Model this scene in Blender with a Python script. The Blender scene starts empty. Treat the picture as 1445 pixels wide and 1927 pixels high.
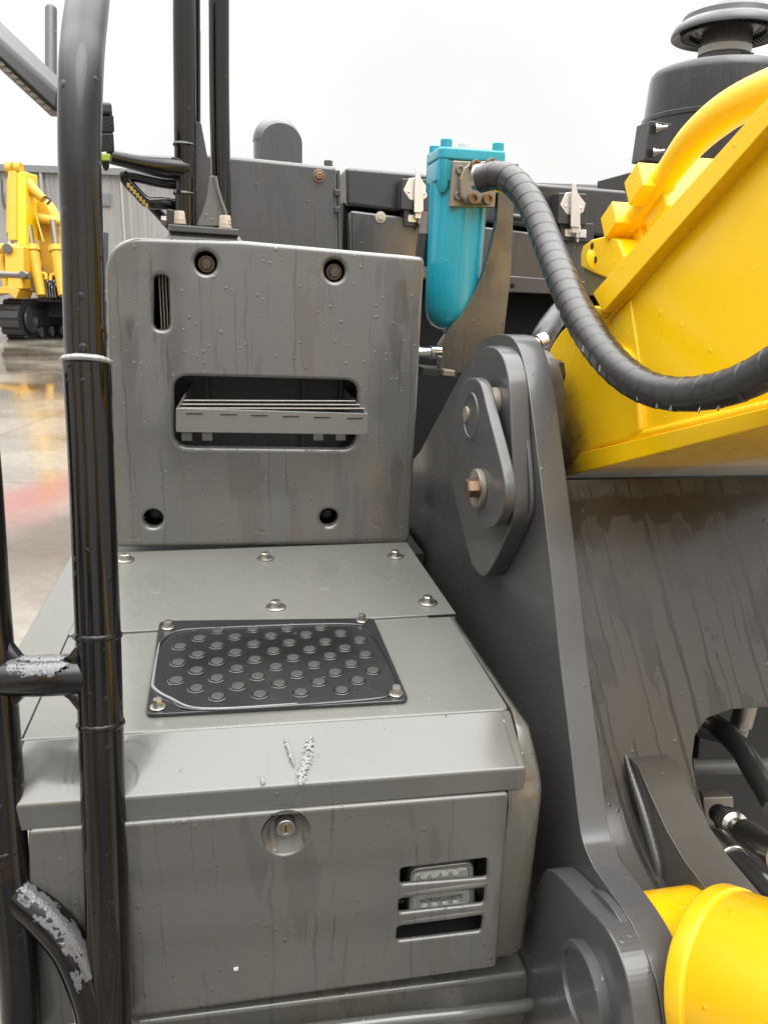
import bpy, bmesh, math, random
from mathutils import Vector, Matrix
from mathutils import noise as mn
random.seed(7)
S = bpy.context.scene
R_ = math.radians

# ---------------------------------------------------------------- camera
F = 1400.0; TH = R_(16.8); RO = R_(2.0); YAW = R_(12.0); CZ = 2.0
cd = bpy.data.cameras.new('camera'); cam = bpy.data.objects.new('camera', cd)
S.collection.objects.link(cam); S.camera = cam
cd.sensor_fit = 'HORIZONTAL'; cd.sensor_width = 36.0; cd.lens = 36.0*F/1445.0
cd.clip_start = 0.02; cd.clip_end = 2000
Wv = Vector((0, math.cos(TH), -math.sin(TH))); U0 = Vector((0, math.sin(TH), math.cos(TH))); R0 = Vector((1, 0, 0))
CR = R0*math.cos(RO)+U0*math.sin(RO); CU = -R0*math.sin(RO)+U0*math.cos(RO)
cm = Matrix.Identity(4)
for i in range(3):
    cm[i][0] = CR[i]; cm[i][1] = CU[i]; cm[i][2] = -Wv[i]
cm[0][3], cm[1][3], cm[2][3] = 0, 0, CZ
cam.matrix_world = cm
cd.dof.use_dof = False

# ---------------------------------------------------------------- world, sun, exposure
S.view_settings.view_transform = 'Standard'; S.view_settings.look = 'None'
S.view_settings.exposure = 0.30; S.view_settings.gamma = 1.0
world = bpy.data.worlds.new('World'); S.world = world; world.use_nodes = True
nt = world.node_tree; nt.nodes.clear()
SUN_EL, SUN_AZ = R_(58), R_(150)
sky = nt.nodes.new('ShaderNodeTexSky'); sky.sky_type = 'NISHITA'; sky.sun_disc = False
sky.sun_elevation = SUN_EL; sky.sun_rotation = SUN_AZ; sky.air_density = 1; sky.dust_density = 6
hs = nt.nodes.new('ShaderNodeHueSaturation'); hs.inputs['Saturation'].default_value = 0.06
mx = nt.nodes.new('ShaderNodeMix'); mx.data_type = 'RGBA'; mx.inputs[0].default_value = 0.8
tcw = nt.nodes.new('ShaderNodeTexCoord'); nzw = nt.nodes.new('ShaderNodeTexNoise'); nzw.inputs['Scale'].default_value = 2.2; nzw.inputs['Detail'].default_value = 4
rmp = nt.nodes.new('ShaderNodeValToRGB')
rmp.color_ramp.elements[0].position = .3; rmp.color_ramp.elements[0].color = (.90, .893, .872, 1)
rmp.color_ramp.elements[1].position = .7; rmp.color_ramp.elements[1].color = (1.06, 1.055, 1.035, 1)
nt.links.new(tcw.outputs['Generated'], nzw.inputs['Vector']); nt.links.new(nzw.outputs[0], rmp.inputs[0])
bg = nt.nodes.new('ShaderNodeBackground'); bg.inputs['Strength'].default_value = 0.14
wo = nt.nodes.new('ShaderNodeOutputWorld')
nt.links.new(sky.outputs[0], hs.inputs['Color']); nt.links.new(hs.outputs[0], mx.inputs[6]); nt.links.new(rmp.outputs[0], mx.inputs[7])
# overcast luminance: zenith about three times the horizon
sxw = nt.nodes.new('ShaderNodeSeparateXYZ'); nt.links.new(tcw.outputs['Generated'], sxw.inputs[0])
gr = nt.nodes.new('ShaderNodeMapRange'); gr.interpolation_type = 'SMOOTHSTEP'; gr.inputs[1].default_value = .36; gr.inputs[2].default_value = 1; gr.inputs[3].default_value = 6.8; gr.inputs[4].default_value = 46.0; nt.links.new(sxw.outputs[2], gr.inputs[0])
vm = nt.nodes.new('ShaderNodeVectorMath'); vm.operation = 'MULTIPLY'; nt.links.new(rmp.outputs[0], vm.inputs[0]); nt.links.new(gr.outputs[0], vm.inputs[1]); nt.links.new(vm.outputs[0], mx.inputs[7])
nt.links.new(mx.outputs[2], bg.inputs[0]); nt.links.new(bg.outputs[0], wo.inputs[0])
sl = bpy.data.lights.new('sun', 'SUN'); sl.energy = 0.7; sl.angle = R_(45); sl.color = (1, .98, .95)
sun = bpy.data.objects.new('sun', sl); S.collection.objects.link(sun)
# sun direction: azimuth measured like the sky texture (0 = +Y, clockwise)
sd = Vector((math.sin(SUN_AZ)*math.cos(SUN_EL), math.cos(SUN_AZ)*math.cos(SUN_EL), math.sin(SUN_EL)))
sun.rotation_euler = sd.to_track_quat('Z', 'Y').to_euler(); sun.location = (0, 0, 30)

# ---------------------------------------------------------------- frames
cY, sY = math.cos(YAW), math.sin(YAW)
def L2W(p): return Vector((p[0]*cY-p[1]*sY, p[0]*sY+p[1]*cY, p[2]))
def W2L(p): return Vector((p[0]*cY+p[1]*sY, -p[0]*sY+p[1]*cY, p[2]))
EYE = Vector((0, 0, CZ))
def rayW(px, py): return Wv+CR*((px-722.5)/F)+CU*((963.5-py)/F)
def ray(px, py): return W2L(rayW(px, py))
def V(px, py, v): d = ray(px, py); return EYE+d*(v/d[1])
def UU(px, py, u): d = ray(px, py); return EYE+d*(u/d[0])
def Z(px, py, z): d = ray(px, py); return EYE+d*((z-CZ)/d[2])
def D(px, py, t): return EYE+ray(px, py)*t
def DW(px, py, t): return EYE+rayW(px, py)*t
class PL:
    def __init__(s, O, a, b): s.O = Vector(O); s.a = Vector(a).normalized(); s.b = Vector(b).normalized(); s.n = s.a.cross(s.b).normalized()
    def px(s, x, y):
        d = ray(x, y); t = (s.O-EYE).dot(s.n)/d.dot(s.n); p = EYE+d*t-s.O; return (p.dot(s.a), p.dot(s.b))
    def p3(s, q, h=0): return s.O+s.a*q[0]+s.b*q[1]+s.n*h
def PV(v): return PL((0, v, 0), (1, 0, 0), (0, 0, 1))
def PU(u): return PL((u, 0, 0), (0, -1, 0), (0, 0, 1))
def PZ(z): return PL((0, 0, z), (1, 0, 0), (0, 1, 0))

# ---------------------------------------------------------------- materials
def N(nt, t, **k):
    n = nt.nodes.new(t)
    for a, b in k.items(): setattr(n, a, b)
    return n
def paint(name, col, rough=.32, streak=.35, drops=.5, metal=0, coat=.35, dirt=(.075, .065, .05), dirt_amt=.3, sscale=1.0, bump=.02, drop_scale=85, wet=(.05,.35), vaxis=2, sc3=None, thr=.52, run=.6, mask=(.38, .50), mlow=.1, rk=(17, .53, .0036), obl=False, rax=0, patch=.5):
    """Wet painted metal: base colour with dirt mottling, dried run marks along z, beads of water as bump."""
    m = bpy.data.materials.new(name); m.use_nodes = True; nt = m.node_tree
    b = nt.nodes['Principled BSDF']; lk = nt.links.new
    tc = N(nt, 'ShaderNodeTexCoord')
    # run marks: separate wandering lines, each starting and ending at its own height
    def mth(op, a, b=None, c=None):
        n = N(nt, 'ShaderNodeMath', operation=op)
        for k, x in enumerate((a, b, c)):
            if x is None: continue
            if isinstance(x, (int, float)): n.inputs[k].default_value = x
            else: lk(x, n.inputs[k])
        return n.outputs[0]
    geo = N(nt, 'ShaderNodeNewGeometry')
    rot = N(nt, 'ShaderNodeMapping'); rot.inputs['Rotation'].default_value = (0, 0, -YAW); lk(geo.outputs['Position'], rot.inputs[0])
    sx = N(nt, 'ShaderNodeSeparateXYZ'); lk(rot.outputs[0], sx.inputs[0])
    def runs(K, dens, seed, wid, vs):
        cz = mth('ADD', mth('MULTIPLY', sx.outputs[0], 1.0 if rax in (0, 2) else 0.0), mth('MULTIPLY', sx.outputs[1], 1.0 if rax in (1, 2) else 0.0))
        if obl: cz = mth('ADD', cz, mth('MULTIPLY', sx.outputs[2], .17))
        cmb = N(nt, 'ShaderNodeCombineXYZ'); lk(mth('MULTIPLY', cz, 14), cmb.inputs[0]); lk(mth('MULTIPLY', sx.outputs[2], 11), cmb.inputs[2]); cmb.inputs[1].default_value = seed
        wn = N(nt, 'ShaderNodeTexNoise'); wn.inputs['Scale'].default_value = 1.6; wn.inputs['Detail'].default_value = 3; lk(cmb.outputs[0], wn.inputs['Vector'])
        p = mth('MULTIPLY_ADD', cz, K, mth('MULTIPLY', wn.outputs[0], K*(.014 if obl else .016)))
        cell = mth('FLOOR', p); fr = mth('FRACT', p)
        w1 = N(nt, 'ShaderNodeTexWhiteNoise', noise_dimensions='1D'); lk(mth('ADD', cell, seed), w1.inputs['W'])
        w2 = N(nt, 'ShaderNodeTexWhiteNoise', noise_dimensions='1D'); lk(mth('ADD', cell, seed+31.7), w2.inputs['W'])
        d = mth('ABSOLUTE', mth('SUBTRACT', fr, mth('MULTIPLY_ADD', w1.outputs['Value'], .5, .25)))
        c2 = N(nt, 'ShaderNodeCombineXYZ'); lk(mth('MULTIPLY', cell, 3.7), c2.inputs[0]); lk(mth('MULTIPLY', sx.outputs[2], vs), c2.inputs[2])
        seg = N(nt, 'ShaderNodeTexNoise'); seg.inputs['Scale'].default_value = 1.0; seg.inputs['Detail'].default_value = 1; lk(c2.outputs[0], seg.inputs['Vector'])
        wv = mth('MULTIPLY', mth('MULTIPLY_ADD', w2.outputs['Value'], .8, .5), wid*K)
        wv = mth('MULTIPLY', wv, mth('MULTIPLY_ADD', wn.outputs[0], 1.2, .3))
        ln = N(nt, 'ShaderNodeMapRange'); lk(mth('SUBTRACT', wv, d), ln.inputs[0]); ln.inputs[1].default_value = 0; ln.inputs[2].default_value = wid*K*(.35 if obl else .8)
        sg = N(nt, 'ShaderNodeMapRange'); lk(seg.outputs[0], sg.inputs[0]); sg.inputs[1].default_value = 1-dens-.02; sg.inputs[2].default_value = 1-dens+.02
        return mth('MULTIPLY', ln.outputs[0], sg.outputs[0])
    if streak > 0:
        rA_ = runs(rk[0], rk[1], 3.3, rk[2], 3.0); rB_ = runs(rk[0]*1.7, rk[1]-.06, 9.1, rk[2]*.6, 4.5)
        r1o = mth('MAXIMUM', rA_, rB_)
        if obl:   # wet band with a ragged lower edge at the top of the sloping plate
            cb3 = N(nt, 'ShaderNodeCombineXYZ'); lk(mth('MULTIPLY', sx.outputs[0], 22), cb3.inputs[0]); lk(mth('MULTIPLY', sx.outputs[2], 14), cb3.inputs[2])
            bn = N(nt, 'ShaderNodeTexNoise'); bn.inputs['Scale'].default_value = 1; bn.inputs['Detail'].default_value = 2; lk(cb3.outputs[0], bn.inputs['Vector'])
            lo = N(nt, 'ShaderNodeMapRange'); lk(mth('ADD', sx.outputs[2], mth('MULTIPLY', bn.outputs[0], .11)), lo.inputs[0]); lo.inputs[1].default_value = 1.703; lo.inputs[2].default_value = 1.709
            hi = N(nt, 'ShaderNodeMapRange'); lk(mth('SUBTRACT', sx.outputs[2], mth('MULTIPLY', bn.outputs[0], .03)), hi.inputs[0]); hi.inputs[1].default_value = 1.672; hi.inputs[2].default_value = 1.680; hi.inputs[3].default_value = 1; hi.inputs[4].default_value = 0
            band = mth('MULTIPLY', lo.outputs[0], hi.outputs[0])
    else:
        r1o = mth('ADD', 0.0, 0.0)
    big = N(nt, 'ShaderNodeTexNoise'); big.inputs['Scale'].default_value = 4.2; big.inputs['Detail'].default_value = 5; big.inputs['Roughness'].default_value = .6
    lk(tc.outputs['Object'], big.inputs['Vector'])
    r2 = N(nt, 'ShaderNodeMapRange'); r2.inputs[1].default_value = mask[0]; r2.inputs[2].default_value = mask[1]; r2.inputs[3].default_value = mlow
    lk(big.outputs[0], r2.inputs[0])
    mul = N(nt, 'ShaderNodeMath', operation='MULTIPLY'); lk(r1o, mul.inputs[0]); lk(r2.outputs[0], mul.inputs[1])
    if streak > 0:   # broad wet patches with crisp edges
        if not obl: band = 0.0
        cb4 = N(nt, 'ShaderNodeCombineXYZ'); lk(mth('MULTIPLY', sx.outputs[0], 15), cb4.inputs[0]); lk(mth('MULTIPLY', sx.outputs[1], 15), cb4.inputs[1]); lk(mth('MULTIPLY', sx.outputs[2], 3.2), cb4.inputs[2])
        pn = N(nt, 'ShaderNodeTexNoise'); pn.inputs['Scale'].default_value = 1; pn.inputs['Detail'].default_value = 3.5; pn.inputs['Roughness'].default_value = .55; pn.inputs['Distortion'].default_value = .25; lk(cb4.outputs[0], pn.inputs['Vector'])
        pr4 = N(nt, 'ShaderNodeMapRange'); pr4.inputs[1].default_value = .555; pr4.inputs[2].default_value = .575; pr4.inputs[4].default_value = patch; lk(pn.outputs[0], pr4.inputs[0])
        mul = mth('MAXIMUM', mth('MAXIMUM', mul.outputs[0], pr4.outputs[0]), band).node
    st = N(nt, 'ShaderNodeMath', operation='MULTIPLY'); lk(mul.outputs[0], st.inputs[0]); st.inputs[1].default_value = streak
    mixd = N(nt, 'ShaderNodeMix', data_type='RGBA'); mixd.inputs[6].default_value = (*col, 1); mixd.inputs[7].default_value = tuple(c*run for c in col)+(1,)
    lk(st.outputs[0], mixd.inputs[0])
    d2 = N(nt, 'ShaderNodeTexNoise'); d2.inputs['Scale'].default_value = 2.3; d2.inputs['Detail'].default_value = 7; d2.inputs['Roughness'].default_value = .68
    mp2 = N(nt, 'ShaderNodeMapping'); sc2 = [2.2, 2.2, 2.2]; sc2[vaxis] = .8; mp2.inputs['Scale'].default_value = sc2; mp2.inputs['Location'].default_value = (3.1, 1.7, 5.2)
    lk(tc.outputs['Object'], mp2.inputs[0]); lk(mp2.outputs[0], d2.inputs['Vector'])
    r3 = N(nt, 'ShaderNodeMapRange'); r3.inputs[1].default_value = .48; r3.inputs[2].default_value = .72; r3.inputs[4].default_value = dirt_amt
    lk(d2.outputs[0], r3.inputs[0])
    mix2 = N(nt, 'ShaderNodeMix', data_type='RGBA'); lk(r3.outputs[0], mix2.inputs[0]); lk(mixd.outputs[2], mix2.inputs[6]); mix2.inputs[7].default_value = (*dirt, 1)
    lk(mix2.outputs[2], b.inputs['Base Color'])
    # roughness: wet film smooth, dry film duller
    rr = N(nt, 'ShaderNodeMapRange'); rr.inputs[1].default_value = .35; rr.inputs[2].default_value = .65; rr.inputs[3].default_value = max(.06, rough-.12); rr.inputs[4].default_value = rough+.12
    lk(big.outputs[0], rr.inputs[0])
    ra = N(nt, 'ShaderNodeMath', operation='MULTIPLY_ADD'); lk(mul.outputs[0], ra.inputs[0]); ra.inputs[1].default_value = -.15; lk(rr.outputs[0], ra.inputs[2])
    ra.use_clamp = True
    lk(ra.outputs[0], b.inputs['Roughness'])
    b.inputs['Metallic'].default_value = metal
    b.inputs['Coat Weight'].default_value = coat; b.inputs['Coat Roughness'].default_value = .12
    # beads of water
    vo = N(nt, 'ShaderNodeTexVoronoi'); vo.inputs['Scale'].default_value = drop_scale; lk(tc.outputs['Object'], vo.inputs['Vector'])
    sep = N(nt, 'ShaderNodeSeparateColor'); lk(vo.outputs['Color'], sep.inputs[0])
    rad = N(nt, 'ShaderNodeMapRange'); rad.inputs[1].default_value = 1-drops; rad.inputs[2].default_value = 1.0; rad.inputs[3].default_value = .0; rad.inputs[4].default_value = .34
    lk(sep.outputs[0], rad.inputs[0])
    dr = N(nt, 'ShaderNodeMath', operation='SUBTRACT'); lk(rad.outputs[0], dr.inputs[0]); lk(vo.outputs['Distance'], dr.inputs[1])
    dm = N(nt, 'ShaderNodeMapRange'); dm.inputs[1].default_value = 0; dm.inputs[2].default_value = .18; lk(dr.outputs[0], dm.inputs[0])
    dq = N(nt, 'ShaderNodeMath', operation='POWER'); lk(dm.outputs[0], dq.inputs[0]); dq.inputs[1].default_value = .5
    fine = N(nt, 'ShaderNodeTexNoise'); fine.inputs['Scale'].default_value = 60; fine.inputs['Detail'].default_value = 3; lk(tc.outputs['Object'], fine.inputs['Vector'])
    fm = N(nt, 'ShaderNodeMath', operation='MULTIPLY'); lk(fine.outputs[0], fm.inputs[0]); fm.inputs[1].default_value = bump
    ad = N(nt, 'ShaderNodeMath', operation='ADD'); lk(dq.outputs[0], ad.inputs[0]); lk(fm.outputs[0], ad.inputs[1])
    ad2 = N(nt, 'ShaderNodeMath', operation='MULTIPLY_ADD'); lk(mul.outputs[0], ad2.inputs[0]); ad2.inputs[1].default_value = .12*min(1, streak*1.3); lk(ad.outputs[0], ad2.inputs[2])
    bp = N(nt, 'ShaderNodeBump'); bp.inputs['Strength'].default_value = .6; bp.inputs['Distance'].default_value = .0012; lk(ad2.outputs[0], bp.inputs['Height'])
    lk(bp.outputs[0], b.inputs['Normal']); lk(bp.outputs[0], b.inputs['Coat Normal'])
    return m
def plain(name, col, rough=.5, metal=0, coat=0, noise=.0, scale=40, bump=0, emit=None, trans=0):
    m = bpy.data.materials.new(name); m.use_nodes = True; nt = m.node_tree; b = nt.nodes['Principled BSDF']
    b.inputs['Roughness'].default_value = rough; b.inputs['Metallic'].default_value = metal; b.inputs['Coat Weight'].default_value = coat
    b.inputs['Transmission Weight'].default_value = trans
    tc = N(nt, 'ShaderNodeTexCoord'); nz = N(nt, 'ShaderNodeTexNoise'); nz.inputs['Scale'].default_value = scale; nz.inputs['Detail'].default_value = 5
    nt.links.new(tc.outputs['Object'], nz.inputs['Vector'])
    mr = N(nt, 'ShaderNodeMix', data_type='RGBA'); mr.inputs[6].default_value = tuple(c*(1-noise) for c in col)+(1,); mr.inputs[7].default_value = tuple(min(1, c*(1+noise)) for c in col)+(1,)
    nt.links.new(nz.outputs[0], mr.inputs[0]); nt.links.new(mr.outputs[2], b.inputs['Base Color'])
    if bump:
        bp = N(nt, 'ShaderNodeBump'); bp.inputs['Strength'].default_value = .5; bp.inputs['Distance'].default_value = bump
        nt.links.new(nz.outputs[0], bp.inputs['Height']); nt.links.new(bp.outputs[0], b.inputs['Normal'])
    return m
M = {}
M['grey'] = paint('grey_paint', (.098, .096, .092), rough=.15, streak=.85, drops=.3, dirt=(.125, .098, .068), dirt_amt=.75, coat=.9)  # brown dirt tone also paints in the warm reflections on the cover
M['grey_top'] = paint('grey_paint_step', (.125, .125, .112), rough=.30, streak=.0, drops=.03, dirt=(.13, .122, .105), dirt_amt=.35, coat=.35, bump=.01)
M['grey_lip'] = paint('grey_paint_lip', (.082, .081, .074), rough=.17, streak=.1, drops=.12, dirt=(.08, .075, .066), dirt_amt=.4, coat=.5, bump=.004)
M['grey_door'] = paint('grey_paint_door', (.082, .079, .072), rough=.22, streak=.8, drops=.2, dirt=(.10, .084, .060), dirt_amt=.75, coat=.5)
M['dgrey'] = paint('dark_grey_plate', (.056, .056, .057), rough=.34, streak=.0, drops=.14, dirt=(.045, .041, .036), dirt_amt=.6, coat=.3)
M['wgrey'] = paint('warm_grey_plate', (.042, .038, .033), rough=.42, streak=1.0, drops=.08, dirt=(.038, .032, .026), dirt_amt=.6, coat=.25, run=.34, mask=(.40, .55), mlow=.8, rk=(25, .56, .0044), obl=True)
M['wplain'] = paint('warm_grey_rib', (.045, .042, .037), rough=.36, streak=0, drops=.1, dirt=(.055, .046, .036), dirt_amt=.6, coat=.35)
M['hood'] = paint('hood_grey', (.062, .060, .061), rough=.26, streak=.5, drops=.15, dirt=(.066, .052, .043), dirt_amt=.6)
M['hood_dark'] = paint('hood_dark', (.032, .032, .036), rough=.34, streak=.15, drops=.1, dirt=(.042, .04, .036), dirt_amt=.3)
M['air'] = paint('air_cleaner_paint', (.019, .017, .018), rough=.24, streak=.9, drops=.08, dirt=(.018, .018, .018), dirt_amt=.5, rk=(40, .7, .0035), mlow=.6)
M['black'] = paint('wet_black_tube', (.005, .0046, .0045), rough=.08, streak=.0, drops=.32, dirt=(.022, .013, .008), dirt_amt=.6, coat=.0, drop_scale=60, bump=.05)
M['pad'] = paint('black_pad', (.012, .012, .013), rough=.2, streak=0, drops=.05, dirt=(.016, .016, .016), dirt_amt=.3, coat=.6)
M['rubber'] = plain('black_rubber', (.017, .0165, .016), rough=.34, coat=.2, noise=.3, scale=90, bump=.0006)
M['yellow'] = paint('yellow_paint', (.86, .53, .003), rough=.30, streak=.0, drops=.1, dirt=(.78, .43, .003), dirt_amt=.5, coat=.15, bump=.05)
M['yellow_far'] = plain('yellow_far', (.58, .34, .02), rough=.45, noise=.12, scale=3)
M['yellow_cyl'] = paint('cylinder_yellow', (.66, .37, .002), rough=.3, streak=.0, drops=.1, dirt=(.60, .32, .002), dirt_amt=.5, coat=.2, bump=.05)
M['teal'] = paint('teal_paint', (.008, .27, .36), rough=.3, streak=.05, drops=.1, dirt=(.02, .22, .27), dirt_amt=.4, coat=.4)
M['steel'] = plain('zinc_steel', (.45, .43, .40), rough=.3, metal=1, noise=.25, scale=60, bump=.0005)
M['steel_dull'] = plain('dull_steel', (.20, .18, .16), rough=.42, metal=.7, noise=.3, scale=70, bump=.0006)
M['bronze'] = plain('bronze_zinc', (.20, .135, .09), rough=.35, metal=.85, noise=.3, scale=80)
M['beige'] = plain('primer_beige', (.21, .185, .145), rough=.42, metal=.3, noise=.15, scale=50)
M['cream'] = plain('cream_nut', (.42, .36, .29), rough=.4, noise=.1)
M['white'] = plain('white_plastic', (.5, .49, .46), rough=.4, noise=.05)
M['void'] = plain('dark_interior', (.004, .004, .0045), rough=.95, noise=.3)  # near-black, stands for the shade inside gaps and recesses
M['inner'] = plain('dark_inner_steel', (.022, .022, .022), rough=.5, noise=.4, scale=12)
M['rust'] = plain('rusty_boss', (.065, .061, .056), rough=.42, metal=.2, coat=.3, noise=.5, scale=25, bump=.001)
M['chrome'] = plain('chrome', (.6, .6, .62), rough=.12, metal=1)
M['old_bolt'] = plain('old_bolt', (.11, .085, .065), rough=.35, metal=.8, noise=.5, scale=120, bump=.0006)
M['zinc'] = plain('bright_zinc', (.78, .77, .75), rough=.32, metal=.85, noise=.12, scale=60, bump=.0004)
M['stud'] = plain('stud_top', (.035, .034, .031), rough=.45, coat=.1, noise=.3, scale=90)
M['lens'] = plain('lens', (.46, .47, .42), rough=.15, coat=1, noise=.15, scale=120)
M['green'] = plain('yellow_green', (.25, .35, .03), rough=.5)
M['red'] = plain('red_plastic', (.2, .01, .01), rough=.4)
M['ochre'] = plain('yellow_underside_shade', (.50, .27, .02), rough=.45, noise=.12, scale=4)  # far boom's underside shade put into a darker yellow; bucket shares it

def grime(src, name, pt, rad, col=(.05, .03, .012)):
    m = M[src].copy(); m.name = name; nt = m.node_tree; lk = nt.links.new; b = nt.nodes['Principled BSDF']
    l = b.inputs['Base Color'].links[0].from_socket
    g = N(nt, 'ShaderNodeNewGeometry'); sb = N(nt, 'ShaderNodeVectorMath', operation='DISTANCE'); lk(g.outputs['Position'], sb.inputs[0]); sb.inputs[1].default_value = pt
    nz = N(nt, 'ShaderNodeTexNoise'); nz.inputs['Scale'].default_value = 38; nz.inputs['Detail'].default_value = 6; nz.inputs['Roughness'].default_value = .65; lk(g.outputs['Position'], nz.inputs['Vector'])
    a = N(nt, 'ShaderNodeMath', operation='MULTIPLY_ADD'); lk(nz.outputs[0], a.inputs[0]); a.inputs[1].default_value = rad*1.1; lk(sb.outputs['Value'], a.inputs[2])
    r = N(nt, 'ShaderNodeMapRange'); lk(a.outputs[0], r.inputs[0]); r.inputs[1].default_value = rad*.75; r.inputs[2].default_value = rad*1.35; r.inputs[3].default_value = .9; r.inputs[4].default_value = 0
    mx = N(nt, 'ShaderNodeMix', data_type='RGBA'); lk(r.outputs[0], mx.inputs[0]); lk(l, mx.inputs[6]); mx.inputs[7].default_value = (*col, 1); lk(mx.outputs[2], b.inputs['Base Color'])
    return m
M['yellow_boom'] = grime('yellow', 'yellow_boom_paint', tuple(L2W(UU(1052, 860, .585))), .15)

M['yellow_boom'].node_tree.nodes['Principled BSDF'].inputs['Coat Weight'].default_value = .12
# plain copy of the black tube paint; film patches carry the painted sky sheen
def tubemix(name, amt, zc, zw, ax=(0, 0, 1)):
    m = M['black'].copy(); m.name = name; return m

# ---------------------------------------------------------------- object helpers
def fin(name, me, mat, parent=None, label=None, bevel=0, smooth=40, seg=2, local=True, solid=0):
    if local:
        for v in me.vertices: v.co = L2W(v.co)
    n = len(me.vertices)
    mn = Vector([min(v.co[i] for v in me.vertices) for i in range(3)]); mxx = Vector([max(v.co[i] for v in me.vertices) for i in range(3)])
    c = (mn+mxx)/2
    for v in me.vertices: v.co -= c
    if isinstance(mat, str): mat = M[mat]
    me.materials.clear(); me.materials.append(mat)
    me.shade_smooth(); me.set_sharp_from_angle(angle=R_(smooth))
    o = bpy.data.objects.new(name, me); S.collection.objects.link(o); o.location = c
    if parent: setp(o, parent)
    if label: o['label'] = label
    if bevel:
        b = o.modifiers.new('bevel', 'BEVEL'); b.width = bevel; b.segments = seg; b.limit_method = 'ANGLE'; b.angle_limit = R_(35); b.harden_normals = True
    return o
def wloc(o):
    p = o.location.copy()
    while o.parent: o = o.parent; p += o.location
    return p
def setp(o, parent):
    w = o.location.copy(); o.parent = parent; o.location = w-wloc(parent)
def from_bm(bm):
    bmesh.ops.recalc_face_normals(bm, faces=bm.faces[:]); me = bpy.data.meshes.new('m'); bm.to_mesh(me); bm.free(); return me
def rnd(pts, r, n=6):
    """round polygon corners; r a number or list"""
    out = []; k = len(pts)
    for i in range(k):
        p = Vector(pts[i]); a = Vector(pts[i-1]); b = Vector(pts[(i+1) % k]); ri = r[i] if isinstance(r, (list, tuple)) else r
        da, db = (a-p), (b-p); la, lb = da.length, db.length
        ang = da.angle(db) if la > 1e-9 and lb > 1e-9 else math.pi
        if ri <= 0 or ang > math.pi-.05: out.append(tuple(p)); continue
        t = min(ri/math.tan(ang/2), la*.49, lb*.49)
        p1 = p+da.normalized()*t; p2 = p+db.normalized()*t
        for j in range(n+1):
            s = j/n; out.append(tuple(p1*(1-s)**2+p*2*s*(1-s)+p2*s*s))
    return out
def chk(p, it=2, closed=True):
    for _ in range(it):
        o = []; n = len(p)
        for i in range(n if closed else n-1):
            a, b = Vector(p[i]), Vector(p[(i+1) % n]); o += [tuple(a*.75+b*.25), tuple(a*.25+b*.75)]
        p = o if closed else [p[0]]+o+[p[-1]]
    return p
def circ(c, r, n=24, ry=None): return [(c[0]+r*math.cos(2*math.pi*i/n), c[1]+(ry or r)*math.sin(2*math.pi*i/n)) for i in range(n)]
def slab_me(pl, outer, th, bev=0.0, holes=(), bres=2):
    """solid plate: front face on the plane, body behind it by th; outer/holes are in plane coords"""
    cu = bpy.data.curves.new('c', 'CURVE'); cu.dimensions = '2D'; cu.fill_mode = 'BOTH'
    for poly in [outer]+list(holes):
        sp = cu.splines.new('POLY'); sp.points.add(len(poly)-1); sp.use_cyclic_u = True
        for i, q in enumerate(poly): sp.points[i].co = (q[0], q[1], 0, 1)
    bev = min(bev, th*.49); cu.extrude = th/2-bev; cu.bevel_depth = bev; cu.bevel_resolution = bres
    if bev: cu.offset = -bev
    t = bpy.data.objects.new('t', cu); S.collection.objects.link(t)
    dg = bpy.context.evaluated_depsgraph_get(); dg.update()
    me = bpy.data.meshes.new_from_object(t.evaluated_get(dg)); bpy.data.objects.remove(t); bpy.data.curves.remove(cu)
    for v in me.vertices: v.co = pl.p3((v.co.x, v.co.y), v.co.z-th/2)
    bm = bmesh.new(); bm.from_mesh(me); bmesh.ops.remove_doubles(bm, verts=bm.verts[:], dist=1e-5); bm.to_mesh(me); bm.free()
    return me
def slab(name, pl, pts, th, mat, parent, bev=0.0, r=0, holes=(), px=True, label=None, smooth=40, bres=2):
    o = [pl.px(*p) for p in pts] if px else list(pts)
    if r: o = rnd(o, r)
    me = slab_me(pl, o, th, bev, holes, bres)
    ob = fin(name, me, mat, parent, label, smooth=smooth)
    if bev:
        wn = ob.modifiers.new('weighted', 'WEIGHTED_NORMAL'); wn.keep_sharp = True; wn.weight = 100
    return ob
def hexa_bm(bm, q):
    vs = [bm.verts.new(p) for p in q]
    for f in ((0, 1, 2, 3), (7, 6, 5, 4), (0, 4, 5, 1), (1, 5, 6, 2), (2, 6, 7, 3), (3, 7, 4, 0)): bm.faces.new([vs[i] for i in f])
def hexa(name, q, mat, parent, bevel=0, label=None, seg=2, local=True):
    bm = bmesh.new(); hexa_bm(bm, q); return fin(name, from_bm(bm), mat, parent, label, bevel=bevel, seg=seg, local=local)
def boxq(u0, u1, v0, v1, z0, z1):
    return [(u0, v0, z0), (u1, v0, z0), (u1, v0, z1), (u0, v0, z1), (u0, v1, z0), (u1, v1, z0), (u1, v1, z1), (u0, v1, z1)]
def box(name, u0, u1, v0, v1, z0, z1, mat, parent, bevel=0, label=None, local=True):
    return hexa(name, boxq(u0, u1, v0, v1, z0, z1), mat, parent, bevel, label, local=local)
def frame(ax):
    ax = Vector(ax).normalized(); t = Vector((0, 0, 1)) if abs(ax.z) < .9 else Vector((1, 0, 0))
    a = ax.cross(t).normalized(); b = ax.cross(a).normalized(); return a, b, ax
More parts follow.
